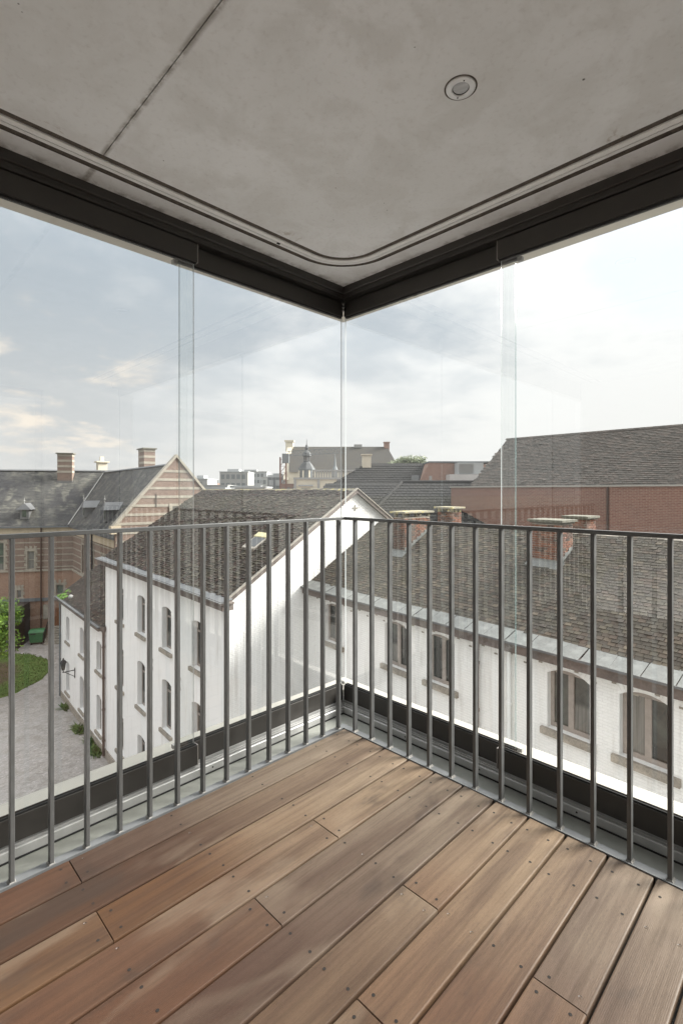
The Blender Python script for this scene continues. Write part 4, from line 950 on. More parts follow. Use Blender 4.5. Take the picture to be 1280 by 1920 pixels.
# ---- far town ------------------------------------------------------------------------
def far_town():
    FR = TH - math.pi / 2; z = lambda v: CZ + v
    R = empty('large_slate_hall', W(0, 88, 0), FR, 'large hall with wide grey slate roof and pale stone gable on the skyline', 'building')
    f = MB(); f.poly([(-9.3, 0, z(3.4)), (10.6, 0, z(3.4)), (8.7, 7, z(8.5)), (-9.9, 7, z(8.5)), (-10, 14, z(3.4)), (10.6, 14, z(3.4))], [(0, 1, 2, 3), (3, 2, 5, 4), (1, 5, 2)]); f.build('roof', MT['slate_far'], R)
    MB().box(-10, 10.5, .3, 14, GZ, z(3.38)).build('wall', MT['farstone'], R)
    f = MB(); f.prism([(-10.3, -.2, z(2.0)), (-10.3, 7, z(9.0)), (-10.3, 14.2, z(2.0))], (.9, 0, 0)); f.build('gable_wall', MT['farstone'], R)
    MB().box(-10.6, -9.2, 6.4, 7.6, z(7.6), z(9.4)).box(-10.8, -9.0, 6.2, 7.8, z(9.4), z(9.7)).build('chimney', MT['farstone'], R)
    MB().box(8.1, 9.1, 6.5, 7.5, z(7.8), z(9.2)).box(8.0, 9.2, 6.4, 7.6, z(9.2), z(9.4)).build('chimney', MT['brick_far'], R)
    MB().box(2.4, 3.9, 6.5, 7.6, z(8.3), z(8.9)).build('roof_vent', MT['farwhite'], R)
    MB().box(10.0, 14.0, -3, 6, z(3.5), z(5.4)).build('flat_roof_block', MT['fargrey'], R)
    for k in range(9): MB().box(10.1 + k * .43, 10.3 + k * .43, -3.06, -3.01, z(3.8), z(5.2)).build('window', MT['fardark'], R)
    # sandstone civic facade with lantern tower
    R = empty('sandstone_building', W(0, 74, 0), FR, 'pale sandstone building with parapet and two grey lintelled windows beneath the black lantern tower', 'building')
    MB().box(-7.0, 2.6, 0, 8, GZ, z(1.75)).build('wall', MT['farstone'], R)
    MB().box(-7.15, 2.7, -.2, 8.1, z(1.75), z(2.05)).build('cornice', MT['farwhite'], R)
    for k in range(18): MB().box(-4.2 + k * .38, -3.98 + k * .38, -.1, .12, z(2.05), z(3.0)).build('baluster', MT['farwhite'], R)
    MB().box(-4.3, 2.65, -.15, .18, z(3.0), z(3.2)).build('parapet_rail', MT['farwhite'], R)
    for x in (-5.3, -1.4, .9):
        w_ = MB().box(x - .7, x + .7, -.06, -.01, z(-.6), z(.45)).build('window', MT['fardark'], R)
        MB().box(x - .55, x - .08, -.08, -.065, z(-.5), z(.35)).box(x + .08, x + .55, -.08, -.065, z(-.5), z(.35)).build('pane', MT['farstone'], w_)
        MB().box(x - 1.1, x + 1.1, -.3, -.01, z(.75), z(.95)).build('lintel', MT['fargrey'], R)
    for x in (-6.9, -3.4, -.3, 2.2): MB().box(x - .18, x + .18, -.22, -.01, z(-3), z(1.7)).build('pilaster', MT['farwhite'], R)
    T = empty('lantern_tower', W(-5.45, 78, 0), 0, 'black slated lantern tower with small dome and spike on the skyline', 'tower')
    MB().lathe([(0, z(1.7)), (1.15, z(1.7)), (1.15, z(3.3)), (1.3, z(3.35)), (1.3, z(3.55)), (0, z(3.55))], (0, 0, 0), 8).build('tower_drum', MT['fardark'], T)
    for k in range(8):
        t = (k + .5) * math.pi / 4; MB().tube((1.22 * math.cos(t), 1.22 * math.sin(t), z(1.9)), (1.22 * math.cos(t), 1.22 * math.sin(t), z(3.2)), .14, seg=6).build('column', MT['farstone'], T)
    MB().lathe([(1.3, z(3.55)), (1.05, z(3.9)), (.8, z(4.3)), (.5, z(4.6)), (.5, z(4.7))], (0, 0, 0), 8).build('lower_dome', MT['copper'], T)
    for k in range(8):
        t = (k + .5) * math.pi / 4; MB().tube((.42 * math.cos(t), .42 * math.sin(t), z(4.6)), (.42 * math.cos(t), .42 * math.sin(t), z(5.5)), .07, seg=5).build('column', MT['copper'], T)
    MB().lathe([(.6, z(5.45)), (.72, z(5.55)), (.62, z(6.0)), (.3, z(6.3)), (.22, z(6.4)), (.3, z(6.8)), (.16, z(7.2)), (.05, z(7.4)), (.02, z(8.2))], (0, 0, 0), 8).build('dome', MT['copper'], T)
    T = empty('thin_spire', W(-1.1, 84, 0), 0, 'thin grey spire just right of the lantern tower', 'spire')
    MB().lathe([(.5, z(1)), (.5, z(3.6)), (.25, z(4.2)), (.05, z(6.2)), (.0, z(6.6))], (0, 0, 0), 8).build('spire', MT['fardark'], T)
    # crane
    Cn = empty('tower_crane', W(-8.9, 76, GZ), FR, 'lattice tower crane with its jib reaching right across the far roof', 'crane')
    H = 15.2 + 5.2; f = MB()
    for sx in (-.45, .45):
        for sy in (-.45, .45): f.box(sx - .06, sx + .06, sy - .06, sy + .06, 0, H)
    zz_ = 0
    while zz_ < H - 1: f.tube((-.45, -.45, zz_), (.45, -.45, zz_ + 1), .05, seg=4); f.tube((-.45, -.45, zz_ + 1), (.45, -.45, zz_ + 1), .04, seg=4); zz_ += 1
    f.build('mast', MT['rust'], Cn)
    f = MB(); n = 14; x0, x1 = .6, 9.6
    for k in range(n):
        a, b = x0 + (x1 - x0) * k / n, x0 + (x1 - x0) * (k + 1) / n; za, zb = H + .2 + k * .035, H + .2 + (k + 1) * .035
        f.tube((a, 0, za), (b, 0, zb), .06, seg=4); f.tube((a, 0, za + .7), (b, 0, zb + .7), .06, seg=4); f.tube((a, 0, za), ((a + b) / 2, 0, za + .7), .04, seg=4); f.tube(((a + b) / 2, 0, za + .7), (b, 0, zb), .04, seg=4)
    f.build('jib', MT['fardark'], Cn)
    MB().box(-.1, .9, -.6, .6, H - .9, H + .5).build('cab', MT['fardark'], Cn)
    R = empty('brick_stair_tower', W(-8.8, 79, 0), FR, 'narrow dark red brick block beside the sandstone building', 'building')
    MB().box(-1.0, 1.9, 0, 4, GZ, z(1.2)).build('wall', MT['brick_far'], R)
    for k in range(3): MB().box(-.6 + k * .8, -.2 + k * .8, -.06, -.01, z(-.4), z(.6)).build('window', MT['fardark'], R)
    # low town left of the middle
    spec = [(-27.5, 96, 3.2, 2.3, 'farwhite', 'pale stepped block right of the striped gable'), (-23.8, 110, 6.2, 4.2, 'farwhite', 'long white apartment block on the left skyline'),
            (-27, 150, 9, 5.8, 'fargrey', 'broad grey block highest on the left skyline'), (-16.5, 120, 5.5, 3.2, 'fargrey', 'small grey block among the skyline roofs'),
            (-20, 170, 9, 4.5, 'farwhite', 'faint pale block far off left of the crane'), (-13.2, 130, 5.0, 3.3, 'fargrey', 'grey block with terrace left of the crane'),
            (-11.6, 90, 3.6, 2.5, 'fardark', 'dark glazed block immediately left of the crane mast'), (-17.5, 86, 7.0, .8, 'fardark', 'low dark flat-roofed block behind the mossy ridge'),
            (-22.5, 84, 6.5, .9, 'fargrey', 'low grey building behind the mossy ridge'), (-14.0, 76, 4.6, .55, 'farwhite', 'low pale building with white roof just above the mossy ridge'),
            (-18.6, 72, 3.4, .35, 'farwhite', 'small cream shed roof just above the mossy ridge')]
    for i, (l, d, w_, h, mt, lab) in enumerate(spec):
        R = empty('town_building', W(l, d, 0), FR, lab, 'building', 'low town buildings on the left skyline')
        MB().box(-w_ / 2, w_ / 2, 0, 8, GZ, z(h)).build('wall', MT[mt], R)
        MB().box(-w_ / 2 - .1, w_ / 2 + .1, -.1, 8.1, z(h), z(h) + .18).build('roof', MT['fargrey' if mt != 'fargrey' else 'farwhite'], R)
        if h > 1.5:
            MB().box(-w_ * .3, w_ * .12, 2, 5, z(h) + .18, z(h) + .8).build('roof_plant', MT['fargrey'], R)
        zt = h - .5; fl = 0
        while zt > -1 and fl < 4:
            k = -w_ / 2 + .3
            while k < w_ / 2 - .9: MB().box(k, k + .75, -.05, -.01, z(zt - 1.0), z(zt)).build('window', MT['fardark' if mt != 'fardark' else 'fargrey'], R); k += 1.15
            zt -= 1.9; fl += 1
        if i in (6, 7):
            for k in range(5): MB().box(-w_ / 2 + k * w_ / 5 + .1, -w_ / 2 + k * w_ / 5 + .16, -.12, -.06, z(h - 2), z(h)).build('mullion', MT['farwhite'], R)
    rr = random.Random(11)
    lat = sorted(rr.uniform(-.285, -.125) for i in range(12))
    ordn = ['first', 'second', 'third', 'fourth', 'fifth', 'sixth', 'seventh', 'eighth', 'ninth', 'tenth', 'eleventh', 'twelfth']
    for i in range(12):
        l0 = lat[i]; d = rr.uniform(105, 260); w_ = rr.uniform(2.5, 7) * d / 130; h = rr.uniform(.4, 3.0) * d / 140
        R = empty('town_building', W(l0 * d, d, 0), FR + rr.uniform(-.3, .3), ordn[i] + ' from the left of the small muted far roofs on the left skyline', 'building', 'small far roofs on the left skyline')
        m_ = MT[rr.choice(['farwhite', 'fargrey', 'farstone', 'brick_far', 'farwhite2'])]
        MB().box(-w_ / 2, w_ / 2, 0, 7, GZ, z(h)).build('wall', m_, R)
        if rr.random() < .6: MB().prism([(-w_ / 2 - .2, -.2, z(h)), (w_ / 2 + .2, -.2, z(h)), (w_ / 2 - .6, 3.5, z(h + 1.6)), (-w_ / 2 + .6, 3.5, z(h + 1.6))], (0, 4, 0)).build('roof', MT[rr.choice(['slate_far', 'slate_far', 'tile_black'])], R)
        else: MB().box(-w_ * .2, w_ * .2, 2, 4, z(h), z(h) + .9).build('roof_plant', MT['fardark'], R)
        MB().box(w_ * .3, w_ * .3 + .5, 3, 3.6, z(h), z(h + 2.3)).build('chimney', MT[rr.choice(['brick_far', 'farstone'])], R)
        if rr.random() < .4: MB().box(-.04, .04, 3, 3.08, z(h), z(h + 3.6)).build('aerial', MT['fardark'], R)
        for k in range(int(w_ / 1.4)): MB().box(-w_ / 2 + .4 + k * 1.4, -w_ / 2 + 1.2 + k * 1.4, -.06, -.01, z(h - 1.5), z(h - .5)).build('window', MT['fardark'], R)
    # block to the right and behind, out of frame, mirrored in the glass
    for (l, d, w_, dp_, h, nm, lab) in ((62, 30, 26, 12, 9, 'town_house_row', 'row of brick houses off to the right'), (-75, 25, 14, 30, 6, 'town_house_row', 'row of brick houses off to the left')):
        R = empty(nm, W(l, d, 0), FR, lab, 'houses')
        MB().box(-w_ / 2, w_ / 2, -dp_ / 2, dp_ / 2, GZ, z(h - 5)).build('wall', MT['brick_far'], R)
        f = MB(); f.prism([(-w_ / 2, -dp_ / 2, z(h - 5)), (0, -dp_ / 2, z(h)), (w_ / 2, -dp_ / 2, z(h - 5))], (0, dp_, 0)); f.build('roof', MT['slate_far'], R)
MT['rust'] = simple('rust_red_steel', (.16, .08, .06), .7, .2, .2, 1, 0)
far_town()

# ---- vegetation ----------------------------------------------------------------------
def tree(name, loc, crown_c, rad, n, leaf, mat, label, trunk_r=.16, seed=1, cat='tree'):
    rr = random.Random(seed); R = empty(name, loc, 0, label, cat); cc = Vector(crown_c)
    f = MB(); top = cc + Vector((0, 0, -rad[2] * .2)); f.tube((0, 0, 0), top * .5, trunk_r, trunk_r * .75, 9); f.tube(top * .5, top, trunk_r * .75, trunk_r * .5, 9)
    clumps = []
    for k in range(26):
        while True:
            v = Vector((rr.uniform(-1, 1), rr.uniform(-1, 1), rr.uniform(-1, 1)))
            if .25 < v.length < 1: break
        v = v.normalized() * (v.length ** .5); c = cc + Vector((v.x * rad[0] * .8, v.y * rad[1] * .8, v.z * rad[2] * .8)); clumps.append((c, rr.uniform(.26, .46)))
        f.tube(top * .75 + (c - top) * .05, c, trunk_r * .3, trunk_r * .08, 5)
    f.build('trunk', MT['bark'], R, smooth=True)
    f = MB()
    for i in range(n):
        c, s = clumps[rr.randrange(len(clumps))]
        v = Vector((rr.gauss(0, 1), rr.gauss(0, 1), rr.gauss(0, 1))).normalized() * (rr.random() ** .4) * s; p = c + Vector((v.x * rad[0], v.y * rad[1], v.z * rad[2]))
        a = Vector((rr.gauss(0, 1), rr.gauss(0, 1), rr.gauss(0, 1))).normalized(); b = a.orthogonal().normalized(); s_ = leaf * rr.uniform(.6, 1.3)
        f.face([p - a * s_, p - b * s_ * .5 + Vector((0, 0, .1 * s_)), p + a * s_, p + b * s_ * .5 + Vector((0, 0, .1 * s_))])
    o = f.build('crown', mat, R); o['kind'] = 'stuff'
    return R
tree('courtyard_tree', W(-26.6, 36, GZ), (0, 0, 5.3), (2.9, 2.9, 2.6), 9000, .11, MT['leaf'], 'young bright green tree at the left edge of the courtyard lawn', .14, 3)
tree('far_tree', W(9.7, 72, GZ), (0, 0, 15.2 + 3.2), (3.0, 3.0, 2.1), 7000, .2, MT['leafpale'], 'pale tree crown rising between the far slate roof and the brick block', .35, 5)
def weeds():
    for (root, x, y, n, lab) in ((B, -.35, 4.4, 260, 'tall clump of weeds against the foot of the low white house'), (B, -.3, .9, 240, 'clump of weeds beside the brown downpipe'), (B, -.25, 2.3, 140, 'sparse weeds along the paving edge between the two taller clumps'), (B, -.25, 8.6, 90, 'small tuft of weeds near the far end of the low house')):
        q = lib_vec(root, (x, y, GZ)); rr = random.Random(n); f = MB()
        for k in range(n):
            bx, by = rr.gauss(0, .10), rr.gauss(0, .30); h = rr.uniform(.06, .30); lx, ly = rr.gauss(0, .15), rr.gauss(0, .15); w_ = rr.uniform(.02, .05)
            f.face([(bx - w_, by, 0), (bx + w_, by, 0), (bx + lx + w_ * 1.5, by + ly, h * .6), (bx + lx * 1.6, by + ly * 1.6, h)])
        o = f.build('weeds', MT['leafdark']); o.location = q; o.rotation_euler = (0, 0, root.rotation_euler.z); tag(o, lab, 'weeds', 'weeds at the foot of the low white house')
weeds()

# ---- courtyard things ----------------------------------------------------------------
def porch():
    p, rz = frame(-30.9, 48.6, .9696, .2447); R = empty('entrance_porch', (p.x, p.y, GZ), rz, 'dark steel entrance porch with glazed door against the brick hall', 'porch')
    MB().box(-9, -.4, -1.8, 3.0, 3.45, 3.85).build('roof', MT['corten'], R)
    MB().box(-.5, -.38, -1.8, 3.0, 0, 3.45).build('side_wall', MT['corten'], R)
    MB().box(-9, -3.2, .6, .7, 0, 3.45).build('front_wall', MT['corten'], R)
    MB().box(-3.1, -.55, .9, 1.0, .1, 3.4).build('glazed_door', MT['glassdark'], R)
    for k in range(3): MB().box(-3.1 + k * 1.2, -3.02 + k * 1.2, .8, .9, 0, 3.45).build('door_frame', MT['fargrey'], R)
    for k in range(4): MB().box(-3.0, -.6, .82, .86, .5 + k * .7, .56 + k * .7).build('door_rail', MT['fargrey'], R)
porch()
def bin_():
    p, rz = frame(-30.3, 49.6, .96, .28); R = empty('wheelie_container', (p.x, p.y, GZ), rz, 'green four-wheeled rubbish container beside the dark porch', 'rubbish container')
    f = MB(); f.poly([(-.55, -.42, .2), (.55, -.42, .2), (.55, .42, .2), (-.55, .42, .2), (-.66, -.52, 1.2), (.66, -.52, 1.2), (.66, .52, 1.2), (-.66, .52, 1.2)], [(0, 3, 2, 1), (0, 1, 5, 4), (1, 2, 6, 5), (2, 3, 7, 6), (3, 0, 4, 7)]); f.build('body', MT['bin'], R, .03)
    f = MB(); f.poly([(-.7, -.57, 1.2), (.7, -.57, 1.2), (.7, .57, 1.2), (-.7, .57, 1.2), (-.68, -.2, 1.42), (.68, -.2, 1.42), (.68, .55, 1.40), (-.68, .55, 1.40)], [(0, 3, 2, 1), (4, 5, 6, 7), (0, 1, 5, 4), (1, 2, 6, 5), (2, 3, 7, 6), (3, 0, 4, 7)]); f.build('lid', MT['bin'], R, .03)
    for sx in (-.45, .45):
        for sy in (-.35, .35): MB().tube((sx - .04, sy, .1), (sx + .04, sy, .1), .1, seg=12).build('wheel', MT['iron'], R)
    MB().tube((-.45, -.55, 1.1), (.0, -.55, 1.1), .05, seg=8).build('handle', MT['iron'], R)
bin_()
def stairs():
    p, rz = frame(-28.9, 50.1, .9696, .2447); R = empty('stone_steps', (p.x, p.y, GZ), rz, 'stone steps with black iron railing between container and brick hall', 'steps')
    for k in range(7): MB().box(-.7, 1.0, -.9 + k * .28, 2.0, k * .18, (k + 1) * .18 - .002).build('step', MT['stone'], R)
    for sx in (-.75, 1.05):
        f = MB()
        for k in range(9): f.tube((sx, -.9 + k * .24, k * .16), (sx, -.9 + k * .24, 1.0 + k * .16), .02, seg=5)
        f.tube((sx, -.95, 1.0), (sx, 1.1, 2.3), .03, seg=6); f.build('railing', MT['iron'], R)
stairs()
for k, (l, lab) in enumerate(((-27.7, 'first grey bin behind the steps railing, next to the white house'), )):
    q = W(l, 49.8, GZ); o = MB().lathe([(0, 0), (.3, 0), (.36, 1.0), (.38, 1.02), (.36, 1.15), (.2, 1.22), (0, 1.24)], (0, 0, 0), 14).build('round_bin', MT['fardark'], smooth=True); o.location = q; tag(o, 'grey bin standing between the steps and the low white house corner', 'bin')

# =================================================================== BALCONY
DX = -.025
def corner_path(q, ext=3.32, r=0.0, seg=10, xq=None):
    """plan line parallel to both glazed sides, q metres outward of the deck edge: from far left to the corner to near right"""
    xq = q + DX if xq is None else xq; pts = [(-ext * 2, q)]
    if r > 0:
        for i in range(seg + 1):
            t = math.pi / 2 * i / seg; pts.append((xq - r + r * math.sin(t), q - r + r * math.cos(t)))
    else: pts.append((xq, q))
    pts.append((xq, -ext)); return pts
def sweep(prof, name, mat, parent=None, r=0.0, ext=3.32, seg=10, bevel=0, closed=True, smooth=False, only=None):
    """prof: list of (q, z) swept round the corner with a mitre"""
    f = MB(); paths = []
    for q, z in prof: paths.append([(x, y, z) for x, y in corner_path(q, ext, max(0, r + q) if r else 0, seg)])
    n = len(paths[0]); m = len(prof)
    for j in range(n): f.v += [paths[k][j] for k in range(m)]
    rng_ = range(m) if closed else range(m - 1)
    for j in range(n - 1):
        if only == 'left' and j >= (n - 1) // 2 + (n > 3): continue
        for k in rng_: kk = (k + 1) % m; f.f.append((j * m + k, j * m + kk, (j + 1) * m + kk, (j + 1) * m + k))
    if closed: f.f.append(tuple(range(m))); f.f.append(tuple((n - 1) * m + k for k in range(m))[::-1])
    f.mi = [0] * len(f.f); return f.build(name, mat, parent, bevel, smooth)

# deck: one structure, each board a part with sub-part screws
deck = bpy.data.objects.new('deck_floor', None); COL.objects.link(deck); deck['kind'] = 'structure'
bnd = [.0, -.139, -.282, -.427, -.573, -.718, -.862, -1.003, -1.143, -1.284, -1.425]
while bnd[-1] > -3.3: bnd.append(bnd[-1] - .1418)
JO = [-.10, -.25, -.62, -.987, -1.35, -1.715, -2.08, -2.445, -2.81, -3.175] + [-3.54 - .365 * k for k in range(9)]
cuts = {0: [-1.345], 2: [-1.352, -2.9], 3: [-.620, -2.45], 4: [-.990], 5: [-2.08], 6: [-.626], 7: [-.987, -2.45], 8: [-2.08], 9: [-.626, -2.45], 10: [-1.715], 11: [-.987]}
bx = rnd
def board(x0, x1, y0, y1):
    L_ = x1 - x0; f = MB(); e = .0025; h = .022; yc = (y0 + y1) / 2; xc = (x0 + x1) / 2; a, b = L_ / 2, (y1 - y0) / 2
    n = 14; prof = []
    prof = [(-b, -h), (-b, -.004), (-b + .0012, -.0012), (-b + .004, 0), (b - .004, 0), (b - .0012, -.0012), (b, -.004), (b, -h)]
    for x in (-a, -a + .0015, a - .0015, a):
        dz = -.0015 if abs(x) == a else 0; f.v += [(x, p[0], p[1] + (dz if p[1] > -.003 else 0)) for p in prof]
    m = len(prof)
    for j in range(3):
        for k in range(m): kk = (k + 1) % m; f.f.append((j * m + k, j * m + kk, (j + 1) * m + kk, (j + 1) * m + k))
    f.f.append(tuple(range(m))); f.f.append(tuple(3 * m + k for k in range(m))[::-1]); f.mi = [0] * len(f.f)
    o = f.build('deck_board', MT['wood'], deck, smooth=False); o.location = (xc, yc, rnd.uniform(-.0008, .0008)); o.rotation_euler = (rnd.uniform(-.003, .003), 0, 0)
    return o
screw_me = MB().lathe([(0, -.0012), (.0016, -.0014), (.0030, -.0006), (.0040, .0003), (.0042, .0004)], (0, 0, 0), 10).mesh('screw', MT['screw'])
hole_me = MB().lathe([(0, .0004), (.0042, .0004), (.0046, .0003)], (0, 0, 0), 10).mesh('screw_hole', MT['hole'])
for i in range(len(bnd) - 1):
    y1, y0 = bnd[i] - .0034, bnd[i + 1] + .0046
    xs = [-.020 - rnd.uniform(0, .006)] + cuts.get(i, []) + [-3.9 - .365 * (i * 5 % 4), -6.58]
    for xa, xb in zip(xs, xs[1:]):
        x1, x0 = (xa - .0008 if xa < -.1 else xa), xb + .0008
        bo = board(x0, x1, y0, y1)
        js = [j for j in JO if x0 + .06 < j < x1 - .06 and not any(abs(j - c) < .05 for c in (xa, xb))]
        if xa < -.1: js.append(xa - .032)
        if xb > -3.2: js.append(xb + .032)
        for j in js:
            for side in (y0 + .027, y1 - .027):
                dark = rnd.random() < .82
                o = link('screw', hole_me if dark else screw_me, bo); o.location = (j + rnd.uniform(-.006, .006) - bo.location.x, side + rnd.uniform(-.004, .004) - bo.location.y, .0003)
f = MB().box(-6.6, -.01, -3.3, .0, -.16, -.024); f.build('deck_underlay', MT['gasket'], deck)

# steel angle, concrete sill, tracks
o = sweep([(.001, -.16), (.001, .004), (.006, .004), (.006, -.003), (.046, -.003), (.046, -.010), (.008, -.012), (.008, -.16)], 'edge_angle', MT['angle']); tag(o, 'grey steel angle framing the deck edge under the balusters', 'steel edge')
o = sweep([(.047, -.020), (.175, -.024), (.175, -.25), (.047, -.25)], 'sill', MT['sill']); tag(o, kind='structure')
T = empty('bottom_track', (0, 0, 0), 0, 'silver ribbed aluminium sliding track along the foot of both glazed sides', 'window track')
sweep([(.163, -.018), (.163, .012), (.1655, .0145), (.171, .0145), (.171, -.018)], 'track_face', MT['alu'], T)
sweep([(.158, -.0225), (.250, -.0225), (.250, -.006), (.172, -.006), (.172, -.0185), (.158, -.0185)], 'track_base', MT['gasket'], T)
for k, (q_, z_) in enumerate(((.177, .020), (.1845, .026), (.204, .030), (.2115, .034), (.236, .036), (.2435, .038))):
    sweep([(q_, -.006), (q_, z_), (q_ + .0045, z_), (q_ + .0045, -.006)], 'track_rib', MT['alu'], T)
for k in range(9):
    for side in (0, 1):
        d = -.28 - k * .42; p = (d, .1622, -.002) if side == 0 else (.163 + DX - .0008, d, -.002); q_ = (d, .1632, -.002) if side == 0 else (.163 + DX + .0002, d, -.002)
        if d > -3.2: MB().tube(p, q_, .0038, seg=10).build('track_screw', MT['hole'], T)
# coping outside and wall below
o = sweep([(.252, -.30), (.252, .062), (.258, .066), (.400, .058), (.415, .052), (.415, -.05), (.405, -.05), (.405, -.30)], 'parapet_coping', MT['cream']); tag(o, kind='structure')
o = sweep([(.252, -.302), (.400, -.302), (.400, GZ), (.252, GZ)], 'tower_wall', MT['plaster']); tag(o, kind='structure')

# glass panels: (side, start, end, track)
QI, QO = .188, .223
def glass_panel(side, a, b, q, label, edge_lo, edge_hi):
    """panel from a to b (distances back from the corner), q = outward offset of its plane"""
    T_ = .010; z0, z1 = .125, 2.262; inner = q < .2
    R = empty('glass_panel', (0, 0, 0), 0, label, 'glass panel', 'sliding frameless glass panels')
    def bx(lo, hi, q0, q1, za, zb, name, mat, bevel=0):
        f = MB()
        if side == 'L': f.box(-hi, -lo, q0, q1, za, zb)
        else: f.box(q0 + DX, q1 + DX, -hi, -lo, za, zb)
        return f.build(name, mat, R, bevel)
    f = MB()
    if side == 'L': f.box(-b, -a, q - T_ / 2, q + T_ / 2, z0, z1)
    else: f.box(q + DX - T_ / 2, q + DX + T_ / 2, -b, -a, z0, z1)
    # faces order: bottom, top, y0, x1, y1, x0
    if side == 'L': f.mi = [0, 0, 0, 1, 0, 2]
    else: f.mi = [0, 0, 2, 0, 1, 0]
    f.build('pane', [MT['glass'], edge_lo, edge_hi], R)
    ca, cb = (a - .012 if a > .3 else a), (b + .012)
    bx(ca, cb, q - .014, q + .014, .030, .118, 'bottom_clamp', MT['clamp'], .002)
    bx(ca + .004, cb - .004, q - .009, q - .0055, .118, .1255, 'gasket', MT['gasket']); bx(ca + .004, cb - .004, q + .0055, q + .009, .118, .1255, 'gasket', MT['gasket'])
    bx(ca, cb, q - .014, q + .014, 2.270, 2.352, 'top_clamp', MT['clamp'], .002)
    bx(ca + .004, cb - .004, q - .009, q + .009, 2.2615, 2.2698, 'gasket', MT['gasket'])
    if a > .3: 
        bx(ca - .0035, ca - .0002, q - .0145, q + .0145, 2.268, 2.352, 'end_cap', MT['clamp_edge']); bx(ca - .0035, ca - .0002, q - .0145, q + .0145, .030, .119, 'end_cap', MT['clamp_edge'])
    else:
        bx(b + .0122, b + .032, q - .010, q + .010, 2.250, 2.268, 'end_block', MT['farwhite']); bx(b + .0122, b + .032, q - .010, q + .010, .118, .135, 'end_block', MT['farwhite'])
ED, EL = MT['glass_edge_dark'], MT['glass_edge_light']
glass_panel('L', -.180, .832, QO, 'left-side glass panel touching the corner, outer track', EL, ED)
glass_panel('L', .782, 1.87, QI, 'left-side glass panel nearest the viewer, inner track', EL, ED)
glass_panel('L', 1.79, 2.88, QO, 'third glass panel from the corner on the left side', EL, ED)
glass_panel('L', 2.80, 3.90, QI, 'fourth glass panel from the corner on the left side', EL, ED)
glass_panel('L', 3.82, 4.92, QO, 'fifth glass panel from the corner on the left side', EL, ED)
glass_panel('L', 4.84, 6.50, QI, 'sixth and last glass panel of the left side', EL, ED)
glass_panel('R', -.205, .842, QO, 'right-side glass panel touching the corner, outer track', EL, ED)
glass_panel('R', .793, 1.87, QI, 'right-side glass panel nearest the viewer, inner track', EL, ED)
glass_panel('R', 1.79, 3.25, QO, 'rearmost glass panel of the right side, out of view', EL, ED)

# head channel
H_ = empty('head_channel', (0, 0, 0), 0, 'dark bronze grooved head channel under the concrete ceiling', 'window track')
sweep([(.161, 2.421), (.161, 2.386), (.164, 2.383), (.171, 2.383), (.171, 2.421)], 'fascia', MT['clamp'], H_)
sweep([(.171, 2.421), (.171, 2.372), (.252, 2.372), (.252, 2.421)], 'channel_body', MT['clamp'], H_)
for q_ in (.1725, .181, .1925, .206, .2165, .2315): sweep([(q_, 2.3719), (q_, 2.358), (q_ + .0035, 2.358), (q_ + .0035, 2.3719)], 'channel_rib', MT['clamp'], H_)
o = sweep([(.253, 2.421), (.253, 2.330), (.305, 2.330), (.305, 2.336), (.315, 2.336), (.315, 2.330), (.400, 2.330), (.400, 2.90), (.253, 2.90)], 'outer_lintel', MT['soffit']); tag(o, kind='structure')
# corner seal
sx, sy = QO + DX, QO
K = empty('corner_seal', (sx, sy, 0), 0, 'clear vertical corner seal strip where the two glass sides meet', 'seal strip')
MB().prism([(-.0172, .002, .03), (-.0172, .0005, .03), (.0005, -.0172, .03), (.002, -.0172, .03), (.002, .002, .03)], (0, 0, 2.235)).build('seal_strip', MT['glass'], K)
for k in range(3): MB().box(-.034, -.018, -.034, -.018, 2.300 + k * .020, 2.306 + k * .020).build('bracket', MT['screw'], K)
MB().lathe([(0, .01), (.008, .007), (.011, 0), (.008, -.008), (0, -.01)], (-.02, -.02, .135), 14).build('button', MT['farwhite'], K, smooth=True)
MB().tube((-.024, -.024, .04), (-.024, -.024, .126), .0022, seg=8).build('pin', MT['alu'], K)

# ceiling: two slab fields, curtain groove, rim
CE = bpy.data.objects.new('ceiling', None); COL.objects.link(CE); CE['kind'] = 'structure'
zc = 2.42; RG = .215
def ringpath(q, ext=3.32, r0=RG): return corner_path(q, ext, max(.002, r0 + (q + .0)) , 14)
def slab(q, x_lo, x_hi, name):
    pts = [p for p in ringpath(q)]
    poly = []
    for p in pts[:-1] if x_hi < -1 else pts:
        poly.append((min(max(p[0], x_lo), x_hi), p[1]))
    f = MB()
    if x_hi < -1: poly = [(x_lo, q), (x_hi, q), (x_hi, -3.32), (x_lo, -3.32)]
    else: poly = [(x_lo, q)] + pts[1:] + [(x_lo, -3.32)]
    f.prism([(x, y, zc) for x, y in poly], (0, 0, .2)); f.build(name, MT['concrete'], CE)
qg0, qg1 = -.038, .064
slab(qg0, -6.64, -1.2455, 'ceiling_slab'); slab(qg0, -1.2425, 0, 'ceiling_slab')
MB().box(-1.2455, -1.2425, -3.32, qg0, zc + .006, zc + .19).build('slab_joint', MT['groove_dark'], CE)
def strip(q0, z0, q1, z1, name, mat):
    a = ringpath(q0); b = ringpath(q1); f = MB()
    for i in range(len(a) - 1): f.face([(*a[i], z0), (*a[i + 1], z0), (*b[i + 1], z1), (*b[i], z1)])
    return f.build(name, mat, CE, smooth=True)
strip(qg0, zc + .003, qg1, zc + .003, 'groove_bed', MT['mortar_dark'])
strip(qg1, zc + .003, qg1 + .0005, zc + .0001, 'groove_side', MT['mortar_dark'])
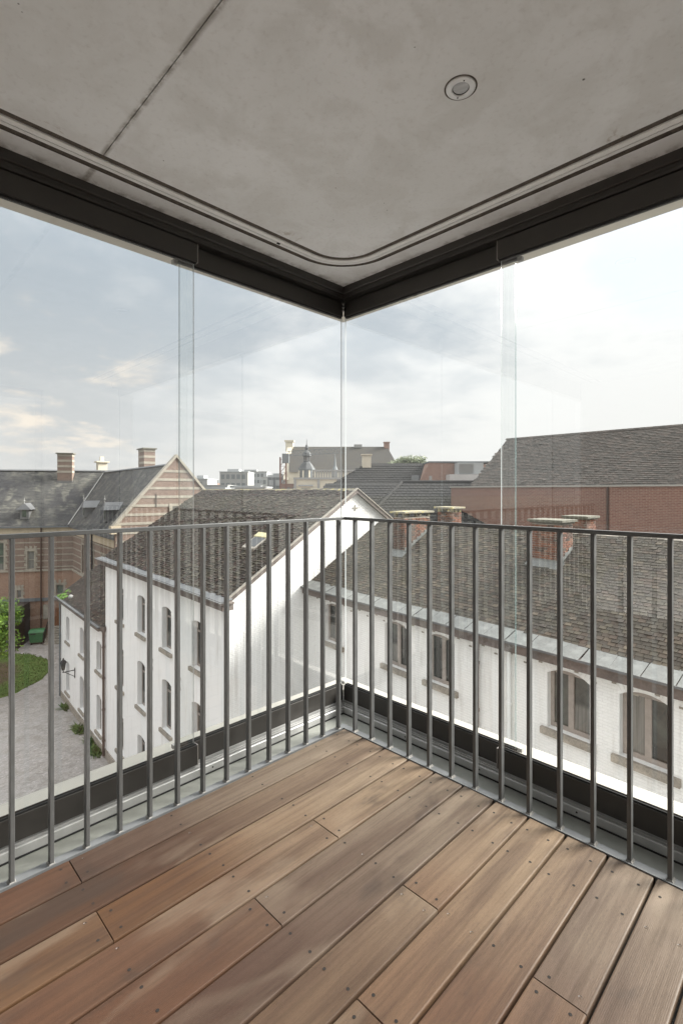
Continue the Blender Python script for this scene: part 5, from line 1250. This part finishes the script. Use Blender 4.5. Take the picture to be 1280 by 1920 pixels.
# rim between groove and window head
f = MB(); a = ringpath(qg1); b = [(-6.64, .172)] + [(None, None)] * (len(a) - 2) + [(.172 + DX, -3.32)]
nn = len(a)
for i in range(1, nn - 1):
    t = (i - 1) / (nn - 3); rr_ = RG + qg1
    # outer corner walked from the left tangent to the corner to the right tangent
    if t <= .5: b[i] = (a[1][0] + (.172 + DX - a[1][0]) * (t / .5), .172)
    else: b[i] = (.172 + DX, .172 + (a[nn - 2][1] - .172) * ((t - .5) / .5))
for i in range(nn - 1): f.face([(*a[i], zc), (*a[i + 1], zc), (*b[i + 1], zc), (*b[i], zc)])
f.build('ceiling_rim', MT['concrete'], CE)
# roof slab above
f = MB().box(-6.95, .405 + DX, -3.6, .405, 2.9, 3.3); tag(f.build('slab_above', MT['plaster']), kind='structure')
MB().box(-6.8, .25 + DX, -3.5, .25, 2.64, 2.898).build('slab_core', MT['plaster'], CE)
# curtain rail
MT['railwhite'] = simple('satin_silver_rail', (.84, .84, .83), .4, .0, .05, 20, .05)
CR = empty('curtain_rail', (0, 0, 0), 0, 'aluminium curtain rail curving round the corner in a rough groove of the concrete ceiling', 'curtain rail')
def rsweep(prof, name, mat):
    ps = [ringpath(q) for q, z in prof]; m = len(prof); n = len(ps[0]); f = MB()
    for j in range(n): f.v += [(*ps[k][j], prof[k][1]) for k in range(m)]
    for j in range(n - 1):
        for k in range(m): kk = (k + 1) % m; f.f.append((j * m + k, j * m + kk, (j + 1) * m + kk, (j + 1) * m + k))
    f.f.append(tuple(range(m))); f.f.append(tuple((n - 1) * m + k for k in range(m))[::-1]); f.mi = [0] * len(f.f); return f.build(name, mat, CR, smooth=True)
zr_ = zc - .006
rsweep([(-.011, zr_ + .022), (-.011, zr_ + .004), (-.006, zr_), (.009, zr_), (.009, zr_ + .002), (-.006, zr_ + .003), (-.007, zr_ + .022)], 'rail_lip', MT['railwhite'])
rsweep([(.0125, zr_ + .002), (.0125, zr_), (.029, zr_), (.033, zr_ + .004), (.033, zr_ + .022), (.029, zr_ + .022), (.029, zr_ + .003)], 'rail_lip', MT['railwhite'])
rsweep([(-.0065, zr_ + .0139), (-.0065, zr_ + .006), (.0285, zr_ + .006), (.0285, zr_ + .0139)], 'rail_channel', MT['gasket'])
MB().box(-.45, -.435, .0095, .018, zr_ - .004, zr_).build('end_stop', MT['gasket'], CR)

# downlight
Lp = empty('downlight', (-.616, -1.070, zc), .5, 'round recessed ceiling spotlight with white metal ring', 'ceiling light')
MB().lathe([(.024, -.002), (.026, -.0045), (.037, -.0045), (.041, -.003), (.0425, .0), (.0425, .004), (.024, .004), (.024, -.002)], (0, 0, 0), 48).build('ring', MT['lampring'], Lp, smooth=True)
MB().lathe([(.0238, .003), (.0225, .004), (.0225, -.0005), (.0238, -.002)], (0, 0, 0), 40).build('inner_rim', MT['iron'], Lp, smooth=True)
MB().lathe([(0, -.0012), (.012, -.001), (.0222, -.0002), (.0222, .003)], (0, 0, 0), 40).build('lens', MT['lens'], Lp, smooth=True)
for t in (.35, .35 + math.pi): MB().tube((.031 * math.cos(t), .031 * math.sin(t), -.0055), (.031 * math.cos(t), .031 * math.sin(t), -.004), .0022, seg=8).build('screw', MT['hole'], Lp)
MB().lathe([(.0425, -.0003), (.047, -.0002), (.0475, .001), (.0425, .001)], (0, 0, 0), 40).build('rough_edge', MT['mortar_dark'], Lp)

# railing
RL = empty('railing', (0, 0, 0), 0, 'grey steel balustrade with flat vertical bars round the corner of the deck', 'railing')
def bar_mesh():
    f = MB().box(-.0065, .0065, -.012, .012, -.003, 1.098)
    return f.mesh('baluster', MT['rail'])
bm = bar_mesh(); zt = 1.113
weld = MB().lathe([(0, .009), (.010, .006), (.017, .001), (.019, 0)], (0, 0, 0), 9).mesh('weld_foot', MT['weld']) if 'weld' in MT else None
MT['weld'] = simple('weld_bead', (.26, .25, .235), .6, .3, .3, 60, .6)
weld = MB().poly([(-.012, -.017, 0), (.012, -.017, 0), (.012, .017, 0), (-.012, .017, 0), (-.007, -.0125, .009), (.007, -.0125, .009), (.007, .0125, .009), (-.007, .0125, .009)], [(0, 1, 5, 4), (1, 2, 6, 5), (2, 3, 7, 6), (3, 0, 4, 7)]).mesh('weld_bead', MT['weld'])
def baluster(x, y, rz):
    o = link('baluster', bm, RL, .0012); o.location = (x, y, 0); o.rotation_euler = (0, 0, rz); w_ = link('weld_bead', weld, o); w_.location = (0, 0, -.003)
for k in range(58): baluster(-.041 - k * .1125, .022, 0)
for k in range(28): baluster(.002, -.059 - k * .1167, math.pi / 2)
f = MB(); q0, q1 = .010, .034
P = [(-6.6, q0), (q0 - .020, q0), (q0 - .020, -3.3), (q1 - .020, -3.3), (q1 - .020, q1), (-6.6, q1)]
f.prism([(x, y, 1.098) for x, y in P], (0, 0, .015)); f.build('top_rail', MT['rail'], RL, .0015)

# rear facade of the loggia (behind the viewpoint)
RW = empty('rear_wall', (0, 0, 0), 0, 'white plastered apartment wall with tall windows behind the viewpoint', 'wall')
MT['bounce_blind'] = simple('white_bounce_blind', (.72, .71, .68), .25, 0, .03, 2, 0)  # pale panes out of view, added to reflect light back into the loggia
def rear(side):
    f = MB()
    if side == 0: wall_grid(f, (-6.64, 0, 0), (0, 1, 0), (1, 0, 0), -3.32, .40, -.2, 2.42, [(-2.8, -.5, .02, 2.25)], .12)
    else: wall_grid(f, (0, -3.32, 0), (1, 0, 0), (0, 1, 0), -6.64, .40 + DX, -.2, 2.42, [(-2.8, -.5, .02, 2.25), (-5.9, -3.6, .02, 2.25)], .12)
    f.build('plaster_wall', MT['plaster'], RW)
    O = (-6.64, 0, 0) if side == 0 else (0, -3.32, 0); u = (0, 1, 0) if side == 0 else (1, 0, 0); n = (1, 0, 0) if side == 0 else (0, 1, 0)
    window(RW, O, u, n, (-2.8, -.5, .02, 2.25), .10, .06, True, False, MT['clamp'], MT['bounce_blind'], False)
rear(0); rear(1)
window(RW, (0, -3.32, 0), (1, 0, 0), (0, 1, 0), (-5.9, -3.6, .02, 2.25), .10, .06, True, False, MT['clamp'], MT['bounce_blind'], False)
MB().box(-7.05, -6.88, -3.6, .405, GZ, 3.3).build('rear_wall_core', MT['plaster'], RW); MB().box(-6.88, .405 + DX, -3.75, -3.60, GZ, 3.3).build('rear_wall_core', MT['plaster'], RW)
MB().box(-3.6, -3.46, -3.31, .15, -.1, 2.415).build('bounce_partition', MT['plaster'], RW)  # unseen white wall, added to bounce light onto the ceiling
